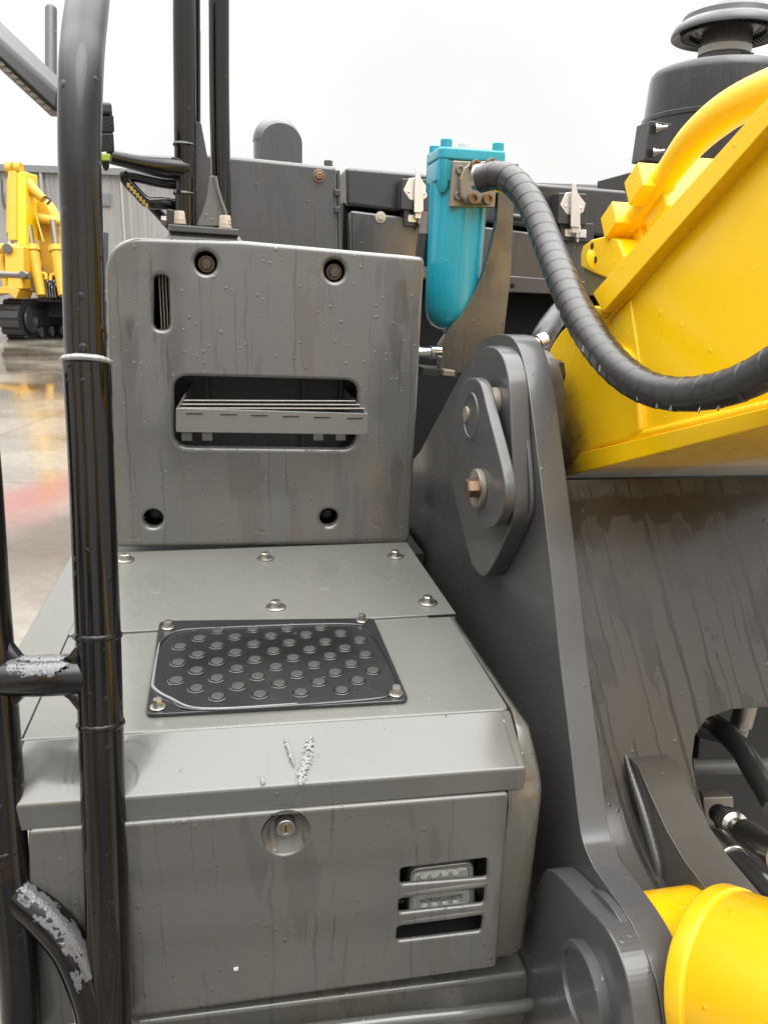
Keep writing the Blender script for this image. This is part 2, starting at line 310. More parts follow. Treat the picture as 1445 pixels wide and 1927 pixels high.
def lathe_bm(bm, O, ax, prof, n=32, cap=True, ph=0):
    a, b, ax = frame(ax); O = Vector(O); rings = []
    for r, h in prof:
        rings.append([bm.verts.new(O+ax*h+(a*math.cos(2*math.pi*(i+ph)/n)+b*math.sin(2*math.pi*(i+ph)/n))*r) for i in range(n)])
    for k in range(len(rings)-1):
        for i in range(n): bm.faces.new((rings[k][i], rings[k][(i+1) % n], rings[k+1][(i+1) % n], rings[k+1][i]))
    if cap: bm.faces.new(rings[0]); bm.faces.new(rings[-1][::-1])
def lathe(name, O, ax, prof, mat, parent, n=32, label=None, smooth=35, cap=True, local=True):
    bm = bmesh.new(); lathe_bm(bm, O, ax, prof, n, cap); return fin(name, from_bm(bm), mat, parent, label, smooth=smooth, local=local)
def spline(pts, k=10):
    P = [Vector(p) for p in pts]; out = []
    for i in range(len(P)-1):
        a, b, c, d = P[max(i-1, 0)], P[i], P[i+1], P[min(i+2, len(P)-1)]
        for j in range(k):
            t = j/k; out.append(.5*((2*b)+(c-a)*t+(2*a-5*b+4*c-d)*t*t+(3*b-a-3*c+d)*t**3))
    out.append(P[-1]); return out
def tube_bm(bm, pts, r, n=20, k=10, rf=None, smooth=True):
    q = [tuple(p)+((r[i] if isinstance(r, (list, tuple)) else r),) for i, p in enumerate(pts)]
    if smooth and len(q) > 2:
        P4 = [Vector(p) for p in q]; out = []
        for i in range(len(P4)-1):
            a, b, c, d = P4[max(i-1, 0)], P4[i], P4[i+1], P4[min(i+2, len(P4)-1)]
            for j in range(k):
                t = j/k; out.append(.5*((2*b)+(c-a)*t+(2*a-5*b+4*c-d)*t*t+(3*b-a-3*c+d)*t**3))
        out.append(P4[-1])
    else: out = [Vector(p) for p in q]
    C = [Vector(p[:3]) for p in out]; RR = [p[3] for p in out]; rings = []; s = 0; a = None
    for i, c in enumerate(C):
        t = (C[min(i+1, len(C)-1)]-C[max(i-1, 0)]).normalized()
        if i: s += (c-C[i-1]).length
        if a is None: a, b_, _ = frame(t)
        a = (a-t*a.dot(t)).normalized(); b_ = t.cross(a)
        ring = []
        for j in range(n):
            th = 2*math.pi*j/n; rr = RR[i]*(rf(s, th) if rf else 1)
            ring.append(bm.verts.new(c+(a*math.cos(th)+b_*math.sin(th))*rr))
        rings.append(ring)
    for i in range(len(rings)-1):
        for j in range(n): bm.faces.new((rings[i][j], rings[i][(j+1) % n], rings[i+1][(j+1) % n], rings[i+1][j]))
    bm.faces.new(rings[0]); bm.faces.new(rings[-1][::-1])
def tube(name, pts, r, mat, parent, n=20, k=10, rf=None, label=None, smooth=True, local=True, ang=50):
    bm = bmesh.new(); tube_bm(bm, pts, r, n, k, rf, smooth); return fin(name, from_bm(bm), mat, parent, label, smooth=ang, local=local)
def bolt_bm(bm, O, ax, r=.011, h=.008, washer=True, wr=1.6, sock=False):
    ax = Vector(ax).normalized(); O = Vector(O)
    if washer: lathe_bm(bm, O, ax, [(r*wr, 0), (r*wr, r*.18), (r*wr*.93, r*.26), (r*.9, r*.28)], 24); O = O+ax*r*.27
    if sock:
        lathe_bm(bm, O, ax, [(r, 0), (r, h*.9), (r*.93, h), (r*.6, h), (r*.55, h*.55), (.0001, h*.5)], 24)
    else:
        lathe_bm(bm, O, ax, [(r*1.08, 0), (r*1.08, r*.15)], 24); lathe_bm(bm, O+ax*r*.14, ax, [(r, 0), (r, h*.82), (r*.84, h)], 6)
def bolt(name, O, ax, r=.011, h=.008, mat='steel', parent=None, washer=True, wr=1.6, sock=False, label=None):
    bm = bmesh.new(); bolt_bm(bm, O, ax, r, h, washer, wr, sock); return fin(name, from_bm(bm), mat, parent, label, smooth=30)
def empty(name, loc):
    o = bpy.data.objects.new(name, None); S.collection.objects.link(o); o.location = loc; o.empty_display_size = .2; return o
def tag(o, label=None, cat=None, group=None, kind=None):
    for k, v in (('label', label), ('category', cat), ('group', group), ('kind', kind)):
        if v: o[k] = v
    return o
def join_me(mes):
    bm = bmesh.new()
    for m in mes: bm.from_mesh(m)
    me = bpy.data.meshes.new('j'); bm.to_mesh(me); bm.free(); return me

# ================================================================= SETTING: wet yard
gm = bpy.data.materials.new('wet_concrete'); gm.use_nodes = True; nt = gm.node_tree; b = nt.nodes['Principled BSDF']; lk = nt.links.new
tc = N(nt, 'ShaderNodeTexCoord')
n1 = N(nt, 'ShaderNodeTexNoise'); n1.inputs['Scale'].default_value = .35; n1.inputs['Detail'].default_value = 6; lk(tc.outputs['Object'], n1.inputs['Vector'])
n2 = N(nt, 'ShaderNodeTexNoise'); n2.inputs['Scale'].default_value = 9; n2.inputs['Detail'].default_value = 8; lk(tc.outputs['Object'], n2.inputs['Vector'])
cr = N(nt, 'ShaderNodeValToRGB'); e = cr.color_ramp.elements; e[0].position = .36; e[0].color = (.10, .072, .048, 1); e[1].position = .6; e[1].color = (.26, .235, .20, 1); lk(n1.outputs[0], cr.inputs[0])
m1 = N(nt, 'ShaderNodeMix', data_type='RGBA', blend_type='MULTIPLY'); m1.inputs[0].default_value = .5; lk(cr.outputs[0], m1.inputs[6]); lk(n2.outputs[0], m1.inputs[7])
# slab joints + cracks
vc = N(nt, 'ShaderNodeTexVoronoi', feature='DISTANCE_TO_EDGE'); vc.inputs['Scale'].default_value = .28
wn = N(nt, 'ShaderNodeTexNoise'); wn.inputs['Scale'].default_value = 1.5; wn.inputs['Detail'].default_value = 5; lk(tc.outputs['Object'], wn.inputs['Vector'])
av = N(nt, 'ShaderNodeVectorMath', operation='MULTIPLY_ADD'); lk(wn.outputs['Color'], av.inputs[0]); av.inputs[1].default_value = (.7, .7, 0); lk(tc.outputs['Object'], av.inputs[2]); lk(av.outputs[0], vc.inputs['Vector'])
ck = N(nt, 'ShaderNodeMapRange'); ck.inputs[1].default_value = .0; ck.inputs[2].default_value = .006; lk(vc.outputs[0], ck.inputs[0])
br = N(nt, 'ShaderNodeTexBrick'); br.offset = 0; br.inputs['Scale'].default_value = 1; br.inputs['Brick Width'].default_value = 5; br.inputs['Row Height'].default_value = 4.2; br.inputs['Mortar Size'].default_value = .012
br.inputs['Color1'].default_value = (1, 1, 1, 1); br.inputs['Color2'].default_value = (.93, .93, .93, 1); br.inputs['Mortar'].default_value = (.45, .4, .35, 1)
lk(tc.outputs['Object'], br.inputs['Vector'])
m2 = N(nt, 'ShaderNodeMix', data_type='RGBA', blend_type='MULTIPLY'); m2.inputs[0].default_value = 1; lk(m1.outputs[2], m2.inputs[6]); lk(br.outputs[0], m2.inputs[7])
m3 = N(nt, 'ShaderNodeMix', data_type='RGBA'); lk(ck.outputs[0], m3.inputs[0]); m3.inputs[6].default_value = (.10, .085, .065, 1); lk(m2.outputs[2], m3.inputs[7])
red_c = Z(72, 935, 0); red_w = L2W(red_c)  # red reflection in the wet yard, painted into the ground colour
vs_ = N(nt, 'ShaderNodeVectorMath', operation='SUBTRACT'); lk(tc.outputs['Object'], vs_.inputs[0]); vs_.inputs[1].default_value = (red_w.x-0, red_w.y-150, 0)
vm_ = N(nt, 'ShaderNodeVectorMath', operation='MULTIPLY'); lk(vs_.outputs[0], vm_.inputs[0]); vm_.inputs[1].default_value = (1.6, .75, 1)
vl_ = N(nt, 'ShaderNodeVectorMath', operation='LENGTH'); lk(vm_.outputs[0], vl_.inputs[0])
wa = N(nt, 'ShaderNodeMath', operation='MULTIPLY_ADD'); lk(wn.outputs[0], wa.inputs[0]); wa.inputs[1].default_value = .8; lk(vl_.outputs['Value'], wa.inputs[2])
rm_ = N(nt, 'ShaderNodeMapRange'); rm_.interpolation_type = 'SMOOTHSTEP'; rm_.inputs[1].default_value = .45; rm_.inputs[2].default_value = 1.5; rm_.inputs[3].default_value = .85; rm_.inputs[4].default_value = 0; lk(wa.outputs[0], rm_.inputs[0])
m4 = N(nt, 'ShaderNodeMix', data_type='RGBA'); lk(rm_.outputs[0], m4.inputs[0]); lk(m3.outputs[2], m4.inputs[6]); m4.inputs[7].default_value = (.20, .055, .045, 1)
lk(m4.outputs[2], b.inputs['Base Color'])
pr = N(nt, 'ShaderNodeMapRange'); pr.inputs[1].default_value = .42; pr.inputs[2].default_value = .58; pr.inputs[3].default_value = .03; pr.inputs[4].default_value = .22
lk(n1.outputs[0], pr.inputs[0]); lk(pr.outputs[0], b.inputs['Roughness'])
bp = N(nt, 'ShaderNodeBump'); bp.inputs['Distance'].default_value = .004; bp.inputs['Strength'].default_value = .12; lk(n2.outputs[0], bp.inputs['Height']); lk(bp.outputs[0], b.inputs['Normal'])
b.inputs['Coat Weight'].default_value = .15; b.inputs['Coat Roughness'].default_value = .04
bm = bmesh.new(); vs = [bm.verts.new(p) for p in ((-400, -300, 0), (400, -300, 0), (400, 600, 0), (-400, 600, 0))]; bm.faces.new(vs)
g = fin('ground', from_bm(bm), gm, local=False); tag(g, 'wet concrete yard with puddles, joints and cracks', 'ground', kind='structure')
# ================================================================= WAREHOUSE
def wpt(px, py, Y):  # world point on plane Y=const
    d = rayW(px, py); return EYE+d*(Y/d[1])
cwm = bpy.data.materials.new('corrugated_cladding'); cwm.use_nodes = True; nt = cwm.node_tree; b = nt.nodes['Principled BSDF']; lk = nt.links.new
tc = N(nt, 'ShaderNodeTexCoord'); nz = N(nt, 'ShaderNodeTexNoise'); nz.inputs['Scale'].default_value = .8; nz.inputs['Detail'].default_value = 6
mp = N(nt, 'ShaderNodeMapping'); mp.inputs['Scale'].default_value = (3, 3, .3); lk(tc.outputs['Object'], mp.inputs[0]); lk(mp.outputs[0], nz.inputs['Vector'])
cr = N(nt, 'ShaderNodeValToRGB'); e = cr.color_ramp.elements; e[0].position = .3; e[0].color = (.25, .24, .225, 1); e[1].position = .7; e[1].color = (.32, .315, .30, 1); lk(nz.outputs[0], cr.inputs[0]); lk(cr.outputs[0], b.inputs['Base Color'])
b.inputs['Roughness'].default_value = .45
YB = 46
pA = wpt(-40, 314, YB); pB = wpt(430, 343, YB); ztop = (pA.z+pB.z)/2
wh = empty('warehouse', (pA.x+8, YB, 0)); tag(wh, 'long pale grey warehouse clad in corrugated metal behind the yellow excavator', 'warehouse')
bm = bmesh.new(); n = 700; x0, x1 = -30.0, 18.0; prev = None
zt0, zt1 = wpt(0, 317, YB).z, wpt(330, 337, YB).z
for i in range(n+1):
    x = x0+(x1-x0)*i/n; y = YB+(.05 if (i % 4) in (0, 1) else 0)
    a_, b_ = bm.verts.new((x, y, 0)), bm.verts.new((x, y, ztop))
    if prev: bm.faces.new((prev[0], a_, b_, prev[1]))
    prev = (a_, b_)
fin('cladding', from_bm(bm), cwm, wh, local=False)
box('roof_edge', x0, x1, YB-.25, YB+12, ztop, ztop+.35, plain('roof_edge_grey', (.2, .2, .2), rough=.5), wh, local=False)
for px in (83, 232):
    x = wpt(px, 400, YB-.15).x; lathe('downpipe', (x, YB-.14, 0), (0, 0, 1), [(.09, 0), (.09, ztop)], plain('downpipe_white', (.36, .35, .33), rough=.5), wh, n=12, local=False)
for px in (194, 20):
    x = wpt(px, 375, YB).x; z = wpt(px, 375, YB).z
    w_ = box('window', x-.45, x+.45, YB-.06, YB+.1, z-.35, z+.35, plain('window_frame', (.2, .2, .2), rough=.5), wh, local=False)
    box('pane', x-.39, x+.39, YB-.08, YB-.055, z-.29, z+.29, plain('window_grey_glass', (.16, .18, .18), rough=.1), w_, local=False)

# ================================================================= FAR EXCAVATOR
def far_excavator(t, dx=0):
    base = DW(60, 630, t); base.z = 0
    root = empty('excavator', base); tag(root, cat='excavator')
    s = t/F                        # metres per photo px at that depth
    yf = t
    def q(px, py, d=0):            # world point: photo px at depth t+d
        return DW(px, py, t+d)
    def bx(name, a, b_, d0, d1, mat, par=root, bev=.03, sk=0):
        # a=(x0,y0) top-left, b=(x1,y1) bottom right in px
        c0 = [q(a[0]+sk, b_[1], d0), q(b_[0]+sk, b_[1], d0), q(b_[0], a[1], d0), q(a[0], a[1], d0)]
        Q = [Vector(p) for p in c0]+[Vector((p.x, p.y+d1-d0, p.z)) for p in c0]
        return hexa(name, Q, mat, par, bevel=bev, local=False)
    def poly(name, pts, d0, th, mat, par=root, bev=.02):
        c = [q(p[0], p[1], d0) for p in pts]; bm = bmesh.new()
        f = bm.faces.new([bm.verts.new(p) for p in c]); r = bmesh.ops.extrude_face_region(bm, geom=[f])
        for v in r['geom']:
            if isinstance(v, bmesh.types.BMVert): v.co.y += th
        return fin(name, from_bm(bm), mat, par, bevel=bev, local=False)
    def tb(name, pts, r, mat, par=root): return tube(name, [q(*p) for p in pts], r, mat, par, n=12, k=6, smooth=len(pts) > 2, local=False)
    # tracks: belt + side frame + shoes
    for side in (0, 1):
        ox = side*136
        A = q(19+ox, 631); hw = 18*s; H = 72*s; Ln = 4.6
        bm = bmesh.new(); prof = []
        for i in range(9):
            a = math.pi/2+math.pi*i/8; prof.append((H/2*math.cos(a)+H/2, H/2*math.sin(a)+H/2))
        prof += [(H/2+Ln, 0)]+[(H/2+Ln+H/2*math.cos(-math.pi/2+math.pi*i/8), H/2+H/2*math.sin(-math.pi/2+math.pi*i/8)) for i in range(1, 9)]
        sk = .22
        def tp(x, y, z): return (A.x+x+sk*y*.9, A.y+y, z)
        l = [bm.verts.new(tp(-hw, y, z)) for y, z in prof]; r_ = [bm.verts.new(tp(hw, y, z)) for y, z in prof]
        for i in range(len(l)): j = (i+1) % len(l); bm.faces.new((l[i], l[j], r_[j], r_[i]))
        bm.faces.new(l); bm.faces.new(r_[::-1])
        tr = fin('track', from_bm(bm), M['inner'], root, local=False)
        bm = bmesh.new()  # shoes
        P2 = [Vector((y, z)) for y, z in prof]; P2.append(P2[0]); cum = [0]
        for i in range(len(P2)-1): cum.append(cum[-1]+(P2[i+1]-P2[i]).length)
        ns = 48
        for k in range(ns):
            d_ = cum[-1]*k/ns; i = max(j for j in range(len(cum)-1) if cum[j] <= d_); tt = (d_-cum[i])/(cum[i+1]-cum[i]); p = P2[i].lerp(P2[i+1], tt); tg = (P2[i+1]-P2[i]).normalized(); nn = Vector((tg.y, -tg.x))
            if nn.dot(p-Vector((H/2+Ln/2, H/2))) < 0: nn = -nn
            e0, e1 = p-tg*.085, p+tg*.085
            c = [e0, e1, e1+nn*.05, e0+nn*.05]
            hexa_bm(bm, [tp(-hw*1.04, w.x, w.y) for w in c]+[tp(hw*1.04, w.x, w.y) for w in c])
        fin('track_shoe_belt', from_bm(bm), plain('track_shoe', (.04, .039, .039), rough=.35, noise=.3), tr, local=False, bevel=.01)
        bm = bmesh.new(); lathe_bm(bm, tp(hw*1.02, H/2, H/2), (1, 0, 0), [(.02, 0), (H*.36, 0), (H*.36, .06), (H*.2, .1), (.02, .1)], 20)
        fin('idler_wheel', from_bm(bm), 'hood_dark', tr, local=False)
        bm = bmesh.new()
        bm.free()
        for i in range(7):
            bm = bmesh.new(); lathe_bm(bm, tp(hw*1.02, H*.8+i*.55, .2), (1, 0, 0), [(.17, 0), (.17, .08)], 14)
            fin('roller', from_bm(bm), 'hood_dark', tr, local=False)
        bm = bmesh.new(); hexa_bm(bm, [tp(hw*.9, H*.6, H*.35), tp(hw*1.15, H*.6, H*.35), tp(hw*1.15, H*.6, H*.75), tp(hw*.9, H*.6, H*.75), tp(hw*.9, Ln, H*.35), tp(hw*1.15, Ln, H*.35), tp(hw*1.15, Ln, H*.75), tp(hw*.9, Ln, H*.75)])
        fin('track_frame', from_bm(bm), 'hood_dark', tr, local=False)
    bx('undercarriage', (72, 566), (200, 597), 1.2, 3.4, 'inner')
    bx('upper_frame', (70, 545), (205, 568), .6, 4.2, 'hood_dark')
    bx('side_box', (50, 492), (72, 550), 1.2, 3.2, 'hood_dark')
    bx('engine_deck', (72, 476), (160, 546), 2.4, 4.4, 'inner')
    cb = bx('cab', (124, 430), (168, 548), 1.2, 3.0, 'hood_dark')
    bx('window', (130, 438), (160, 500), 1.14, 1.2, plain('far_cab_glass', (.05, .06, .06), rough=.05), cb)
    for k in range(4): tb('hydraulic_hose', [(86+k*6, 524), (88+k*5, 548), (90+k*5, 560)], .035, 'rubber')
    bx('swivel_cover', (88, 538), (114, 558), .4, 1.0, 'void')
    # boom: underside plate seen from the front, side web above it
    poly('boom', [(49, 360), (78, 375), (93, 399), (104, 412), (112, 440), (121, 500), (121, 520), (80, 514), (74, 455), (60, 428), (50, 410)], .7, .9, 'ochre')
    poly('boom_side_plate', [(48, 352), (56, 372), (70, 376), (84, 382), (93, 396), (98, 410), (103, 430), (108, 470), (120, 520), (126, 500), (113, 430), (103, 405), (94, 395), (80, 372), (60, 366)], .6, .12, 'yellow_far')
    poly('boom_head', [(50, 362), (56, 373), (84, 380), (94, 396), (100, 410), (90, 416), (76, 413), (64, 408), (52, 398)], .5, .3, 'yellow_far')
    lathe('boom_pin', q(84, 412, .3), (1, 0, -.15), [(.15, -.2), (.15, .55)], 'yellow_far', root, n=14, local=False)
    tb('arm_cylinder', [(44, 338), (64, 358), (82, 374)], [.22, .17, .13], 'yellow_far')
    tb('hydraulic_hose', [(80, 368), (92, 372), (94, 378), (88, 384)], .035, 'rubber')
    tb('hydraulic_hose', [(39, 338), (41, 370), (47, 396), (54, 410)], .03, 'rubber')
    tb('hydraulic_hose', [(3, 336), (5, 375), (9, 392)], .03, 'rubber')
    # boom cylinders
    for (a, b_, c) in (((55, 424), (61, 466), (78, 556)), ((99, 414), (106, 466), (119, 556))):
        cyl = tb('boom_cylinder', [b_, c], [.20, .15], 'yellow_far'); tb('rod', [a, b_], .09, 'steel_dull', cyl)
        bm = bmesh.new(); lathe_bm(bm, q(*b_), Vector(q(*c))-Vector(q(*b_)), [(.24, -.05), (.24, .12)], 14); fin('gland', from_bm(bm), 'yellow_far', cyl, local=False)
    tb('steel_pipe', [(78, 514), (86, 516), (87, 526)], .06, 'yellow_far'); tb('steel_pipe', [(105, 516), (96, 518), (96, 528)], .06, 'yellow_far')
    for (x0, y0, x1, y1) in ((31, 330, 31, 450), (47, 330, 47, 470)): tb('flange_edge', [(x0, y0), (x1, y1)], .035, 'yellow_far')
    for (x, y) in ((40, 350), (40, 392), (39, 430), (22, 348)): tb('pipe_clamp', [(x-5, y), (x+6, y+.5)], .045, 'yellow_far')
    tb('hydraulic_hose', [(50, 365), (47, 400), (50, 420), (58, 430)], .03, 'rubber'); tb('hydraulic_hose', [(60, 520), (66, 505), (76, 500), (84, 515)], .035, 'rubber')
    tb('steel_pipe', [(70, 384), (66, 396), (72, 420), (82, 455)], .03, 'yellow_far'); tb('handrail', [(50, 488), (50, 455), (56, 450)], .02, 'hood_dark'); tb('handrail', [(54, 488), (54, 462), (62, 458)], .02, 'hood_dark')
    for k in range(6): tb('pin', [(90+k*4, 530+(k%3)*6), (92+k*4, 530+(k%3)*6)], .07, 'steel_dull')
    lathe('pin_cap', q(14, 467, -.7), (0, -1, 0), [(.17, 0), (.15, .04), (.02, .05)], 'steel_dull', root, n=14, local=False); lathe('pin_cap', q(43, 516, -.7), (0, -1, 0), [(.12, 0), (.1, .04), (.02, .05)], 'steel_dull', root, n=14, local=False)
    # stick (arm) hanging down
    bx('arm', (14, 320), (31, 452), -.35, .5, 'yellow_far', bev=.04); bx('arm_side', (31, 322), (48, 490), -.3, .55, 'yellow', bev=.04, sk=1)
    for x in (13, 29): 
        lathe('arm_lug', q(x, 316, -.2), (1, 0, 0), [(.18, 0), (.2, .03), (.2, .16), (.18, .19)], 'yellow_far', root, n=18, local=False)
    tb('bucket_cylinder', [(22, 338), (21, 440)], .15, 'yellow_far'); tb('rod', [(21, 440), (20, 462)], .08, 'white')
    bx('bucket_link', (8, 462), (44, 520), -.6, .1, 'yellow_far', bev=.06); bx('coupler', (13, 520), (42, 544), -.55, .15, 'yellow_far', bev=.05)
    lathe('link_pin', q(2, 516, -.5), (1, 0, 0), [(.12, 0), (.12, .9)], 'steel_dull', root, n=14, local=False)
    lathe('link_pin', q(-4, 467, -.4), (1, 0, 0), [(.16, 0), (.16, .75)], 'yellow_far', root, n=14, local=False)
    tb('link_bar', [(44, 475), (51, 500), (50, 540)], .09, 'yellow_far'); tb('link_bar', [(2, 468), (5, 500), (14, 548)], .1, 'yellow_far')
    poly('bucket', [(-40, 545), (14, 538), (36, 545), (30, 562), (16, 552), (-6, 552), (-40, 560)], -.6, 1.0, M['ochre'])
    return root
fe = far_excavator(23.8)
fe['label'] = 'yellow excavator with black tracks parked in front of the warehouse'
fe['group'] = None
del fe['group']
# copies added unseen behind the viewer, only to be reflected in wet tubes and panels
def copy_tree(o, parent=None):
    c = o.copy(); S.collection.objects.link(c); c.parent = parent
    for ch in list(o.children): copy_tree(ch, c)
    return c

for k, (x, y, rz) in enumerate(((-5.2, -3.6, 140), (-1.2, -6.0, 176), (5.2, -4.6, 218))):
    c = copy_tree(fe); c.location = (x, y, 0); c.rotation_euler = (0, 0, R_(rz))
    c['label'] = ('unseen yellow excavator added for reflections behind the viewer on the left', 'unseen yellow excavator added for reflections straight behind the viewer', 'unseen yellow excavator added for reflections behind the viewer on the right')[k]

# ================================================================= MAIN EXCAVATOR
EX = empty('excavator', L2W((.4, 1.8, 0))); tag(EX, 'grey and yellow excavator filling the foreground with step, boom foot and black handrails', 'excavator')

# ---- step platform (toolbox top)
ZS = 1.45
pz = PZ(ZS)
uR, uL = .372, -.262
step_poly = [pz.px(140, 1085), (-.26, 1.58), (.377, 1.545), (.3815, 1.152), (.3805, 1.148), (.371, 1.146), (.368, .842), pz.px(240, 1375), pz.px(40, 1396), pz.px(36, 1290)]
step_poly = [(-.330, 1.545), (.375, 1.53), (.377, 1.146), (.371, 1.146), (.366, .846), (-.262, .866), (-.330, .87)]
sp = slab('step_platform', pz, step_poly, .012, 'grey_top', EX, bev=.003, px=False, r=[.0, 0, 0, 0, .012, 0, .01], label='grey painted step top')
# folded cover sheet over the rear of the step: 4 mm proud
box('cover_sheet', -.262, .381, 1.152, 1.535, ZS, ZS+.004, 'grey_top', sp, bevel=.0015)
box('flange', .3775, .381, 1.152, 1.535, ZS-.03, ZS-.0005, 'grey_top', sp)
box('notch', .330, .3808, 1.1475, 1.1515, ZS+.0005, ZS+.0035, 'void', sp)
for i, p in enumerate([(236, 1054), (500, 1051), (744, 1047), (519, 1143), (805, 1134)]):
    bolt('bolt', Z(*p, ZS+.0045), (0, 0, 1), .0092, .0095, 'steel', sp, wr=1.9)
for p in ((292, 1110), (613, 1103)):
    lathe('plug', Z(*p, ZS+.0042), (0, 0, 1), [(.0155, 0), (.015, .0006), (.0005, .0008)], 'grey_top', sp, n=28)
box('seam_strip', -.2635, -.2615, .87, 1.53, ZS+.0003, ZS+.0008, 'void', sp)

# ---- anti-slip pad
pp = PZ(ZS+.006)
pad = slab('step_pad', pp, [(300, 1168), (703, 1163), (770, 1318), (273, 1345)], .005, 'pad', EX, bev=.001, r=.014, label='black anti-slip plate on the step')
rim = [(372, 1184), (640, 1175), (690, 1188), (722, 1230), (748, 1288), (735, 1304), (690, 1318), (383, 1337), (320, 1317), (291, 1298), (288, 1280), (300, 1215), (330, 1190)]
r3 = [pp.p3(pp.px(*p), .0004) for p in rim]; r3.append(r3[0])
tube('raised_rim', r3, .0022, 'pad', pad, n=8, k=6)
wl = [(300, 1212), (289, 1280), (291, 1298), (322, 1317), (383, 1336), (560, 1326)]
tube('water_bead', [pp.p3(pp.px(*p), .0016) for p in wl], [.0012, .0024, .0026, .0022, .0018, .0008], plain('water_sheen', (.14, .14, .145), rough=.05, coat=1), pad, n=8, k=6)
for p in ((316, 1181), (681, 1168), (745, 1306), (297, 1331)):
    bolt('bolt', Z(*p, ZS+.0065), (0, 0, 1), .0068, .0095, 'steel', pad, wr=1.5)
studs = [(366,383),(517,378),(664,374),(809,368),(287,416),(440,410),(595,405),(747,400),(896,393),(203,452),(362,447),(520,441),(674,434),(830,430),(979,422),
(280,486),(442,477),(606,470),(762,464),(914,458),(195,521),(363,516),(526,508),(691,501),(850,493),(1003,486),(275,555),(449,547),(617,540),(781,531),(941,526),
(187,598),(362,589),(538,582),(707,573),(872,564),(1036,556),(274,633),(453,624),(631,613),(802,606),(970,598),(365,669),(548,659),(725,651),(901,641)]
for (x, y) in studs:
    p = Z(250+.436*x, 1020+.436*y+1, ZS+.006)
    bm = bmesh.new(); lathe_bm(bm, p, (0, 0, 1), [(.0125, -.0005), (.0125, .0008), (.0112, .0012), (.0104, .0002)], 22)
    o = fin('stud_ring', from_bm(bm), 'pad', pad)
    lathe('stud', p, (0, 0, 1), [(.0092, -.002), (.0092, .0022), (.0084, .0030), (.0005, .0031)], 'stud', pad, n=22)
for (x, y) in ((100+150, 0),):
    pass

# ---- toolbox lid lip (sloping nose then vertical band)
VN = .762     # face of the band
def lp(u, v, z): return Vector((u, v, z))
bm = bmesh.new()
ends = []
PR = ([(.868, ZS), (.791, ZS-.0385), (.790, ZS-.074), (.86, ZS-.074), (.86, ZS-.012)],
      [(.846, ZS), (.776, ZS-.045), (.775, ZS-.078), (.84, ZS-.078), (.84, ZS-.012)])
for k in range(2):
    ends.append([bm.verts.new(((-.262 if k == 0 else .367), v, z)) for j, (v, z) in enumerate(PR[k])])
prof = PR[0]
for i in range(len(prof)-1): bm.faces.new((ends[0][i], ends[0][i+1], ends[1][i+1], ends[1][i]))
bm.faces.new(ends[0]); bm.faces.new(ends[1][::-1])
bm.faces.new((ends[0][-1], ends[0][0], ends[1][0], ends[1][-1]))
lid = fin('toolbox_lid', from_bm(bm), 'grey_lip', EX, smooth=25, bevel=.011, seg=6, label='sloping wet nose of the toolbox lid')

lpn = PL((0, .811, 1.4275), (1, .0, 0), (0, .868-.795, .037))
def lidpt(px, py):
    d = ray(px, py); t = ((.811-d[1]*0)); O_ = lpn.O; t = (O_-EYE).dot(lpn.n)/d.dot(lpn.n); return EYE+d*t
def mark(path, r, w0):
    q = spline([lidpt(*p) for p in path], 24); bm = bmesh.new(); rows = []; nn = lpn.n if lpn.n.z > 0 else -lpn.n
    for i, c in enumerate(q):
        env = math.sin(math.pi*min(1, (i+.5)/len(q)*1.0))**.4; row = []
        for k in range(17):
            f = k/8-1; wv = w0*env*(1+.35*math.sin(i*1.1)+.25*math.sin(i*2.7+2)); row.append(bm.verts.new(c+Vector((1, 0, 0))*f*wv+nn*(.0004+.0008*(1-f*f))))
        rows.append(row)
    for i in range(len(rows)-1):
        for k in range(16):
            if mn.noise(Vector((i*.35, k*.3, w0*900)))+.45*mn.noise(Vector((i*.9, k*.7, 3)))+.25-.5*abs(k/8-1)**3 > 0: bm.faces.new((rows[i][k], rows[i][k+1], rows[i+1][k+1], rows[i+1][k]))
    fin('water_mark', from_bm(bm), M['film0'], lid)
M['film0'] = paint('lid_water', (.15, .15, .145), rough=.25, streak=0, drops=.2, dirt=(.12, .12, .12), dirt_amt=1, coat=.2, bump=.01)
mark([(536, 1388), (545, 1415), (553, 1440)], 0, .0035); mark([(585, 1386), (578, 1420), (570, 1450), (566, 1478)], 0, .0075); mark([(494, 1462), (495, 1478)], 0, .003)

# ---- toolbox door with lock recess and louvres
vD = .777
pd_ = PL((0, vD, 0), (1, -.02, 0), (0, 0, 1))
def pxp(*pts): return [pd_.px(*p) for p in pts]
slots = []
# louvre openings (photo px corners)
for c in ([(754, 1636), (917, 1617), (917, 1650), (914, 1654), (753, 1667)], [(751, 1694), (913, 1673), (911, 1703), (750, 1721)], [(748, 1746), (909, 1725), (906, 1755), (746, 1774)]):
    slots.append(rnd(pxp(*c), .006))
keyc = pd_.px(538, 1565)
slots.append(circ(pd_.px(538, 1570), .0290, 40, ry=.0315))
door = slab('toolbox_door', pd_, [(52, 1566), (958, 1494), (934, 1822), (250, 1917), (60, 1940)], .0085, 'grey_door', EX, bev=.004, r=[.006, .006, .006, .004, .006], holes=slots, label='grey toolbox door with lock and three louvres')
# rolled louvre bars
for a, b_, r_ in (((755, 1681), (914, 1662), .0068), ((750, 1734), (910, 1714), .0066), ((746, 1783), (904, 1763), .0042)):
    A, B = V(*a, vD), V(*b_, vD-.003); A.y = vD+.002; B.y = vD-.001
    tube('louvre_bar', [A+Vector((-.002, .004, 0)), A+Vector((.003, 0, 0)), B-Vector((.003, 0, 0)), B+Vector((.002, .004, 0))], [r_*.6, r_, r_, r_*.6], 'grey_door', door, n=16, k=3)
